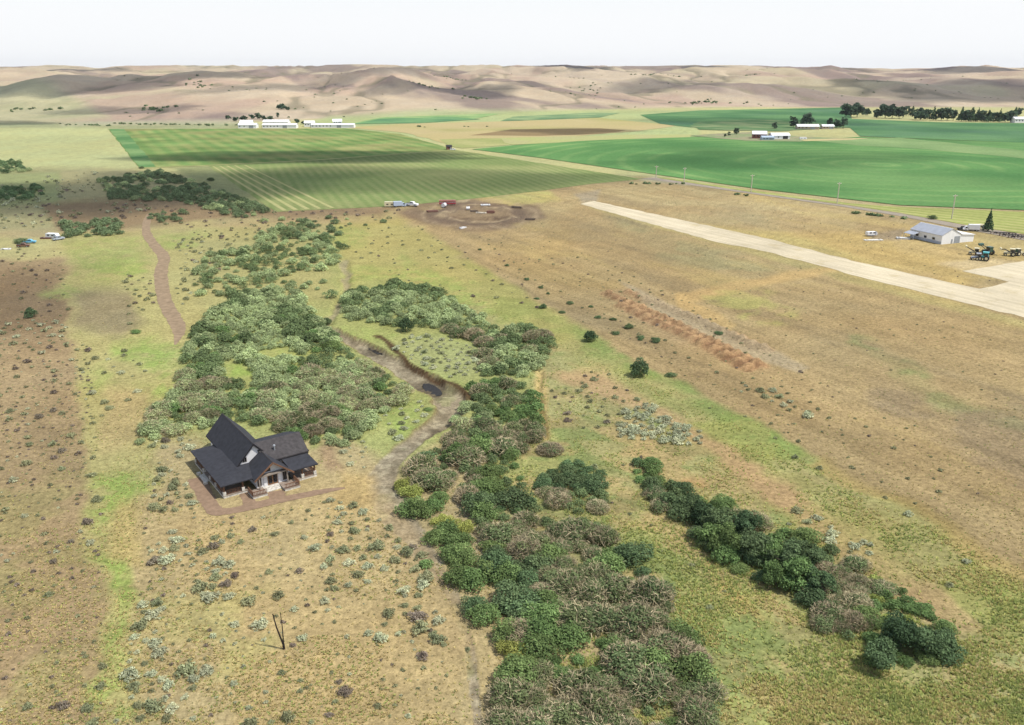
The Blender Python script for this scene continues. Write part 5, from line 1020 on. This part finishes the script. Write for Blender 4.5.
sagefield([(-20, 190), (130, 182), (150, 210), (60, 226), (-20, 230)], 5.5, .9, 2.0, {'sage': 4, 'silver': 3, 'purple': 2}, 8, 16, (30, .4))
sagefield([(-20, 176), (100, 172), (110, 182), (-20, 190)], 8, .9, 2.0, {'sage': 2, 'silver': 2}, 8, 17, (30, .45))
sagefield([(120, 205), (270, 212), (400, 210), (390, 220), (240, 226), (120, 226)], 7, .8, 1.8, {'sage': 2, 'purple': 4}, 8, 18, (22, .42))
sagefield([(542, 372), (606, 372), (640, 402), (640, 430), (560, 430)], 3.0, .6, 1.2, {'sage': 5, 'purple': 1}, 9, 19, (8, .4))
sagefield([(345, 225), (420, 225), (500, 270), (560, 310), (500, 310), (420, 285), (350, 268)], 7, .5, 1.1, {'sage': 3, 'purple': 1}, 10, 20, (16, .5))
sagefield([(60, 345), (118, 345), (150, 360), (140, 400), (96, 420), (84, 380)], 4.2, .6, 1.3, {'sage': 4, 'silver': 1, 'purple': 1}, 7, 21, (10, .4))
sagefield([(680, 390), (760, 420), (860, 470), (960, 540), (930, 545), (830, 480), (720, 430)], 6, .5, 1.1, {'sage': 3, 'silver': 2}, 5, 22, (12, .5))
sagefield([(470, 235), (640, 270), (740, 340), (860, 400), (980, 470), (1020, 560), (900, 500), (760, 420), (620, 335), (500, 262)], 4.5, .3, .75, {'sage': 3, 'purple': 1}, 5, 25, (14, .47))
sagefield([(345, 440), (372, 440), (366, 470), (340, 470)], 2.4, .6, 1.2, {'silver': 3, 'sage': 2}, 1, 26)
sagefield([(380, 405), (420, 400), (430, 430), (395, 445)], 2.6, .7, 1.3, {'silver': 2, 'sage': 3}, 6, 27)
sagefield([(560, 460), (640, 450), (760, 590), (720, 620), (640, 540)], 5, .5, 1.0, {'sage': 3, 'purple': 2}, 9, 28, (10, .48))
SL = {0: ('pale silvery sagebrush on the slope left of the house', 'sagebrush left of the house'), 1: ('grey green sagebrush on the tan ground in front of the house', 'sagebrush in front of the house'), 2: ('small dry sagebrush on the bare brown slope at the left edge', 'sagebrush on the left slope'), 3: ('bright silvery sagebrush in the dense patch on the yellow meadow', 'sagebrush in the dense meadow patch'),
      4: ('silvery sagebrush in the row above the lower right trees', 'sagebrush above the lower right trees'), 5: ('grey sagebrush strung along the edge of the dry field', 'sagebrush along the dry field'), 6: ('pale sagebrush on the flat inside the creek bend', 'sagebrush inside the creek bend'), 7: ('grey sagebrush scattered beside the winding dirt road', 'sagebrush beside the dirt road'),
      8: ('distant sagebrush on the scrub flat at the upper left', 'sagebrush on the upper left flat'), 9: ('dull green sagebrush in the yellow meadow right of the creek', 'sagebrush in the yellow meadow'), 10: ('dull sagebrush on the grass above the creek', 'sagebrush above the creek')}
sages.sort(key=vis, reverse=True)
for s in sages[:300]:
    o = bpy.data.objects.new('sagebrush', random.choice(SMESH[s[3]])); COL.objects.link(o); o.location = (s[0], s[1], hz(s[0], s[1]) - .03); o.rotation_euler = (0, 0, random.uniform(0, 6.28)); o.scale = (s[2] * random.uniform(.85, 1.3), s[2] * random.uniform(.85, 1.2), s[2] * random.uniform(.8, 1.2)); tag(o, SL[s[4]][0], 'sagebrush', SL[s[4]][1])
print('SAGE', len(sages)); merged('sagebrush_cover', [(s[0], s[1], s[2], 1.0, s[3]) for s in sages[300:]], SLOW, LM, 'smaller sagebrush scattered over the whole property as one cover')
# ------------------------------------------------------------------ trees
def tree_mesh(seed, h, w, n, size, conifer=False):
    r = np.random.default_rng(seed)
    if conifer:
        lob = [(0, 0, h * (.12 + .85 * t), w * (1 - t) * .95 + .12, w * (1 - t) * .95 + .12, h * .09) for t in np.linspace(0, .97, 9)]
    else:
        lob = []
        for i in range(26):
            a = r.uniform(0, 6.28); t = r.random(); q = w * math.sqrt(r.random()) * .78 * (1 - .5 * abs(t - .35)); s = w * r.uniform(.16, .4); lob.append((math.cos(a) * q, math.sin(a) * q, h * (.2 + .66 * t), s, s, s * r.uniform(.8, 1.1)))
    return leaves(lob, n, size, seed, .7, .25, (.6, 1.08), .25, .35, .12)
def trunk_mb(seed, h, w, conifer):
    r = random.Random(seed); m = MB(); r0 = h * .028
    if conifer: m.tube((0, 0, -.2), (0, 0, h * .93), r0, r0 * .15, 8); return m
    m.tube((0, 0, -.2), (r.uniform(-.1, .1), r.uniform(-.1, .1), h * .4), r0, r0 * .7, 8); m.tube((0, 0, h * .39), (r.uniform(-.3, .3), r.uniform(-.3, .3), h * .8), r0 * .68, r0 * .25, 7)
    for i in range(6):
        a = i * 1.05 + r.uniform(-.3, .3); z = h * r.uniform(.25, .5); m.tube((0, 0, z), (math.cos(a) * w * .6, math.sin(a) * w * .6, z + h * r.uniform(.15, .3)), r0 * .45, r0 * .12, 6)
    return m
TPR = {}
def tree(name, px, hpx, wpx, label, mat, conifer=False, group=None, n=500, leaf=.12, h=None):
    q = at2(px); d = dist(*px); h = h or hpx * d / FOC * 1.04; w = wpx * d / FOC / 2; seed = int(px[0] * 7 + px[1] * 3)
    root = thing(name, label, 'tree', (q[0], q[1], hz(*q)), 0, group)
    trunk_mb(seed, h, w, conifer).build('trunk', M_BARK, root)
    V, F, T = tree_mesh(seed, h, w, n, leaf * w, conifer); o = bpy.data.objects.new('crown', np_mesh('crown', V, F, mat, face_attr={'tint': T})); COL.objects.link(o); o.parent = root
    return root
tree('spruce_tree', (987.5, 231.5), 18.5, 9, 'single dark pointed spruce behind the hangar', LM['juniper'], True, None, 900, .12)
bx = at2((932, 219)); plant_shrub('bush', 'bush', bx[0], bx[1], 3.0, 'dark', 'dark bush at the roadside left of the hangar', None, .9)
WG = 'trees of the windbreak'; cl_ = 'dark conifer in the windbreak row beyond the far green field'; bl_ = 'broad dark tree in the windbreak row beyond the far green field'
for (x, y, h, w, con) in ((845, 117.3, 11, 8, 0), (851, 117.5, 9, 8, 0), (857, 117, 12, 8, 0), (866, 116, 6, 6, 0), (877, 118, 7, 6, 0), (885, 118.2, 11, 8, 0), (892, 118.3, 11, 8, 0), (899, 118.4, 9.5, 8, 0), (906, 116, 8, 5, 0), (912, 116, 9, 4, 1), (920, 120, 9, 9, 0), (927, 120, 9, 5, 0), (933, 120, 10.5, 4.5, 1), (941, 120.3, 10, 7, 0), (947, 120.5, 10, 7, 0), (953, 120.5, 9, 5, 0),
                     (961, 121.3, 12, 5, 1), (966, 121.5, 9, 6, 0), (971, 121.6, 12, 6, 1), (977, 121.7, 11, 5, 1), (982, 121.8, 9, 6, 0), (988, 122, 9.5, 6, 1), (993, 122, 8, 6, 0), (999, 122.2, 10, 5, 1), (1005, 122.2, 8, 6, 0), (1011, 122.3, 9, 6, 0), (1015, 115.5, 6.5, 4, 1), (1019, 115.5, 6, 4, 0)):
    tree('conifer_tree' if con else 'windbreak_tree', (x, y), h, w * 1.55, cl_ if con else bl_, LM['juniper'] if con else LM['poplar'], bool(con), WG, 420, .17)
FG = 'trees around the right farmstead'
for (x, y, h, w, lab) in ((793, 128, 10, 9, 'dark round tree left of the long pale farmhouse'), (806.5, 125.5, 10.5, 13, 'widest dark tree, behind the long pale farmhouse'), (774, 129, 6, 6, 'small dark tree standing alone above the white barns'), (736, 135, 6.5, 6, 'dark tree at the left end of the right farmyard'), (729, 136, 4, 3.5, 'tiny tree left of the farmyard tree'), (829, 126, 7, 7, 'tree behind the small pale farmhouse'), (836, 128, 8, 8, 'middle dark tree right of the small farmhouse'), (843, 128.5, 9.5, 8, 'rightmost dark tree of the farmhouse grove'), (725, 137, 3, 3, 'low leaning tree at the far left of the farmyard')):
    tree('farm_tree', (x, y), h, w, lab, LM['poplar'], False, None, 300, .18)
LG = 'trees behind the left farmstead'
for (x, y, h, w) in ((228, 119.5, 2.5, 6), (236, 121.3, 3, 6), (244, 120.5, 3, 7), (252, 119.5, 4, 6), (258, 119.5, 4.5, 7), (264, 120, 3, 6), (271, 120, 3, 6), (278, 118.5, 5, 4), (281, 112.5, 4, 9), (297, 123, 3, 6), (303, 124.5, 2.5, 5), (288, 113, 3, 5)): tree('grove_tree', (x, y), h, w, 'small dark tree in the grove behind the left farmstead', LM['poplar'], False, LG, 160, .22)
RG = 'tall trees of the lower right row'
for (x, y, h, w, k) in ((668, 508, 4.0, 24, 'dark'), (688, 512, 4.6, 30, 'dark'), (702, 524, 5.4, 34, 'juniper'), (718, 534, 5.8, 36, 'dark'), (728, 552, 6.0, 40, 'green'), (744, 538, 5.8, 36, 'juniper'), (752, 560, 6.0, 42, 'dark'), (768, 560, 5.6, 40, 'green'), (784, 570, 5.6, 42, 'dark'), (796, 586, 6.0, 44, 'green'), (806, 566, 5.0, 36, 'dark'), (818, 594, 5.2, 38, 'dark'), (776, 584, 4.8, 34, 'green'), (708, 545, 4.4, 34, 'green')):
    tree('cottonwood_tree', (x, y), 0, w, 'dark leafy tree in the dense row across the yellow meadow', LM[k], False, RG, 3600, .042, h * .74)
for (x, y, h, w, k, lab) in ((900, 648, 4.2, 46, 'juniper', 'darkest tree at the lower right, casting deep shade'), (930, 652, 3.8, 44, 'dark', 'dark tree at the right end of the lower right row'), (880, 668, 3.6, 42, 'dark', 'dark tree just below the darkest lower right tree')): tree('cottonwood_tree', (x, y), 0, w, lab, LM[k], False, RG, 4600, .036, h)
# ------------------------------------------------------------------ specks of brush far up the hills
r_ = np.random.default_rng(77); it = []
for _ in range(2600):
    x = r_.uniform(-1500, 2300); y = r_.uniform(1400, 3800)
    yb = 1330 + 560 * float(sstep(-600, 500, np.array([x]))[0])
    if y < yb + 40: continue
    c = fbm(np.array([x / 160]), np.array([y / 260]), 81, 3)[0]
    if c < .62 or r_.random() > .5: continue
    it.append((x, y, r_.uniform(1.6, 3.6), .7, 'dark'))
for cx, cy, n, sx_, sy_ in ((585, 96.5, 26, 10, 2.2), (660, 84, 30, 14, 1.5), (742, 84.5, 20, 9, 1.2), (455, 86, 14, 12, 2), (430, 99, 16, 12, 1.5), (160, 112, 20, 10, 1), (200, 99, 18, 8, 1.6), (196, 87, 8, 4, 1.2), (30, 112, 14, 20, .8), (480, 105, 10, 8, .8), (700, 103, 24, 22, .9), (870, 79, 8, 14, .8), (814, 86, 10, 3, 2)):
    for _ in range(n): q = at2((cx + r_.normal() * sx_, max(80, cy + r_.normal() * sy_))); d_ = min(q[1], 3300); it.append((q[0] * d_ / q[1], d_, r_.uniform(2.5, 6), .8, 'dark'))
for x0, y0, x1, y1, n in ((110, 124, 240, 125.5, 40), (60, 124.5, 110, 126, 14), (512, 127, 400, 127.5, 6), (626, 184, 660, 184, 12), (670, 184.5, 684, 184, 6), (725, 193, 760, 197, 8), (850, 213, 905, 219, 14)):
    for _ in range(n): t_ = r_.random(); q = at2((x0 + (x1 - x0) * t_, y0 + (y1 - y0) * t_ + r_.normal() * .3)); it.append((q[0], q[1], r_.uniform(.9, 2.0) * (1 if y0 > 150 else 1.8), .8, 'dark'))
VLOW = {'dark': [leaves(bush_lobes(900 + j, 6, .8), 40, .3, 900 + j) for j in range(3)]}
merged('hill_scrub', it, VLOW, LM, 'dark specks of brush scattered over the far hills')
# ------------------------------------------------------------------ grass tussocks near the viewer
def tussocks():
    r = np.random.default_rng(99); N = 150000
    px = r.uniform(-60, 1084, N); py = 235 + 520 * np.sqrt(r.random(N)); P = np.array([at2((a, b)) for a, b in zip(px, py)]); x, y = P[:, 0], P[:, 1]
    ok = np.ones(N, bool)
    for e in (HOUSE_EX, CREEK_EX, PATH_EX, ROAD_EX): ok &= sdf_poly(px, py, e) > 0
    big = [(395, 212), (520, 190), (640, 178), (760, 190), (1100, 245), (1700, 380), (1700, 700), (1060, 590), (900, 505), (780, 435), (640, 362), (540, 302), (470, 258)]
    dry = sdf_poly(px, py, big) < 0; ok &= ~dry | (r.random(N) < .16)
    mead = sdf_poly(px, py, [(480, 300), (640, 372), (900, 510), (1090, 620), (1090, 760), (520, 760), (560, 520), (470, 470), (540, 400)]) < 0
    ok &= mead | dry | ((fbm(x / 12, y / 12, 301, 3) > .52) & (r.random(N) < .4)) | (r.random(N) < .06)
    trk = sdf_poly(px + (fbm(x / 5, y / 5, 302, 2) - .5) * 30, py, [(560, 372), (610, 374), (680, 420), (740, 455), (830, 512), (880, 545), (960, 600), (985, 640), (940, 640), (870, 570), (800, 515), (700, 450), (640, 410), (560, 382)]) < 0; ok &= ~trk | (r.random(N) < .2)
    ok &= (r.random(N) < np.where(mead, .15 + .85 * sstep(.35, .62, fbm(x / 7, y / 7, 303, 3)), 1))
    x, y, px, py, mead = x[ok], y[ok], px[ok], py[ok], mead[ok]; n = len(x); z = height(x, y); k = 5
    a = r.uniform(0, 6.28, (n, k)); ln = r.uniform(.14, .36, (n, k)) * np.where(mead, 1.15, .75)[:, None]; hh = r.uniform(.12, .34, (n, k)) * np.where(mead, 1.2, .75)[:, None]; wd = .09
    bx, by = x[:, None] + np.cos(a) * .05, y[:, None] + np.sin(a) * .05
    tx, ty = x[:, None] + np.cos(a) * ln, y[:, None] + np.sin(a) * ln; sx, sy = -np.sin(a) * wd, np.cos(a) * wd
    V = np.stack([np.stack([bx - sx, by - sy, np.repeat(z[:, None], k, 1)], -1), np.stack([bx + sx, by + sy, np.repeat(z[:, None], k, 1)], -1), np.stack([tx, ty, z[:, None] + hh], -1)], 2).reshape(-1, 3)
    F = np.arange(len(V)).reshape(-1, 3)
    g = fbm(x / 10, y / 10, 305, 3); u = r.random(n)
    cols = np.array([lin((184, 184, 112)), lin((160, 172, 100)), lin((194, 178, 122)), lin((144, 154, 94)), lin((190, 172, 124))]) / 1.0
    u2 = np.clip(u + (g - .5) * 1.3, 0, 1); ci = np.where(mead, np.where(u2 < .22, 2, np.where(u2 < .55, 0, np.where(u2 < .86, 1, 3))), np.where(u < .1, 0, np.where(u < .2, 1, np.where(u < .55, 2, np.where(u < .66, 3, 4)))))
    C = np.repeat(cols[ci] * r.uniform(.7, 1.2, n)[:, None], k, 0)
    m, nn, Nn, L = new_mat('tussock_grass'); out = Nn('ShaderNodeOutputMaterial'); d = Nn('ShaderNodeBsdfDiffuse'); t = Nn('ShaderNodeBsdfTranslucent'); mx = Nn('ShaderNodeMixShader'); mx.inputs[0].default_value = .3; at_ = Nn('ShaderNodeAttribute'); at_.attribute_name = 'cover'
    L(at_.outputs['Color'], d.inputs[0]); L(at_.outputs['Color'], t.inputs[0]); L(d.outputs[0], mx.inputs[1]); L(t.outputs[0], mx.inputs[2]); L(mx.outputs[0], out.inputs[0])
    o = bpy.data.objects.new('grass_tussocks', np_mesh('grass_tussocks', V, F, m, face_attr={'cover': C})); COL.objects.link(o); tag(o, 'low grass tussocks over the meadow and slopes', kind='stuff'); print('TUSSOCKS', n)
tussocks()
# ------------------------------------------------------------------ thin clouds high above, out of the picture; their shadows cross the valley
cm, cn, CN, CL = new_mat('thin_cloud'); co = CN('ShaderNodeOutputMaterial'); cd = CN('ShaderNodeBsdfTranslucent'); ct = CN('ShaderNodeBsdfTransparent'); cx = CN('ShaderNodeMixShader'); cd.inputs[0].default_value = (.95, .95, .95, 1)
ca = CN('ShaderNodeAttribute'); ca.attribute_name = 'dense'; CL(ca.outputs['Fac'], cx.inputs[0]); CL(ct.outputs[0], cx.inputs[1]); CL(cd.outputs[0], cx.inputs[2]); CL(cx.outputs[0], co.inputs[0])
def cloud(px0, py0, px1, py1, dens=.6, seed=0, alt=850, zg=0, hills=None):
    a, b, c, d = at((px0 + px1) / 2, py0, zg), at((px0 + px1) / 2, py1, zg), at(px0, (py0 + py1) / 2, zg), at(px1, (py0 + py1) / 2, zg)
    cen = np.array([(c[0] + d[0]) / 2, (a[1] + b[1]) / 2]); rx = abs(d[0] - c[0]) / 2; ry = abs(a[1] - b[1]) / 2
    t = (alt - zg) / SUNV[2]; pos = np.array([cen[0], cen[1], zg]) + SUNV * t
    nu, nv = 72, 14; V = []; D = []
    for s in (1, -1):
        for i in range(nv + 1):
            q = i / nv
            for j in range(nu):
                an = 2 * math.pi * j / nu; w = 1 + .55 * (float(fbm(np.array([math.cos(an) * 1.4 + seed * 9]), np.array([math.sin(an) * 1.4]), 611, 4)[0]) - .5) * 2
                x, y = math.cos(an) * rx * q * w * 1.15, math.sin(an) * ry * q * w * 1.15
                nz = float(fbm(np.array([x / rx * 2.2 + seed * 5]), np.array([y / ry * 2.2]), 613, 4)[0])
                V.append((x, y, s * (1 - q * q) * (14 + 22 * nz))); D.append(dens * float(np.clip((1 - q ** 3.5) * (.65 + .9 * nz), 0, 1)))
    F = []; k = (nv + 1) * nu
    for s in range(2):
        for i in range(nv):
            for j in range(nu): F.append((s * k + i * nu + j, s * k + i * nu + (j + 1) % nu, s * k + (i + 1) * nu + (j + 1) % nu, s * k + (i + 1) * nu + j))
    me = np_mesh('cloud', V, F, cm, True, {'dense': np.array(D)}); o = bpy.data.objects.new('cloud', me); COL.objects.link(o); o.location = pos; tag(o, kind='structure')
for i, a in enumerate(((-60, 168, 330, 222, .62), (150, 151, 460, 164, .9), (240, 166, 620, 192, .38), (-40, 262, 90, 340, .18), (600, 150, 900, 168, .25), (500, 128.5, 640, 134, .45), (-80, 121, 60, 126, .6), (640, 118, 860, 126, .3))): cloud(*a, seed=i)
def hill_cloud(px0, px1, y0, y1, dens, seed):
    f0 = (px0 - 512) / FOC; f1 = (px1 - 512) / FOC; ym = (y0 + y1) / 2; zg = hz((f0 + f1) / 2 * ym, ym)
    cen = np.array([(f0 + f1) / 2 * ym, ym, zg]); A = survey(cen[0], y0, zg)[1]; B = survey(cen[0], y1, zg)[1]
    cloud(px0, min(A, B), px1, max(A, B), dens, seed, 900 + zg, zg)
for i, a in enumerate(((-120, 185, 1900, 3200, 1.0), (-60, 90, 3500, 4700, .85), (120, 175, 2500, 3300, .5), (325, 420, 2500, 3600, .6), (385, 505, 2050, 2800, .8), (545, 610, 3900, 5300, .9), (680, 750, 4000, 5300, .9), (620, 730, 2600, 3100, .5), (870, 1100, 2050, 2900, .9), (950, 1100, 3300, 4900, .9), (60, 200, 1560, 1760, .5), (200, 310, 2000, 2500, .5), (830, 890, 4300, 5500, .7), (500, 560, 2500, 3000, .4))): hill_cloud(*a, 20 + i)

# ------------------------------------------------------------------ summer haze over the valley
hzm = bpy.data.materials.new('summer_haze'); hzm.use_nodes = True; hn_ = hzm.node_tree; hn_.nodes.clear(); ho = hn_.nodes.new('ShaderNodeOutputMaterial'); hv = hn_.nodes.new('ShaderNodeVolumePrincipled')
hv.inputs['Color'].default_value = (.86, .9, 1.0, 1); hv.inputs['Density'].default_value = HAZE; hv.inputs['Anisotropy'].default_value = .2; hn_.links.new(hv.outputs[0], ho.inputs['Volume'])
hb_ = MB(); hb_.box(-16000, 16000, -500, 8600, -3, 150); hob = hb_.build('haze', hzm); tag(hob, kind='stuff')
SC.cycles.volume_bounces = 0
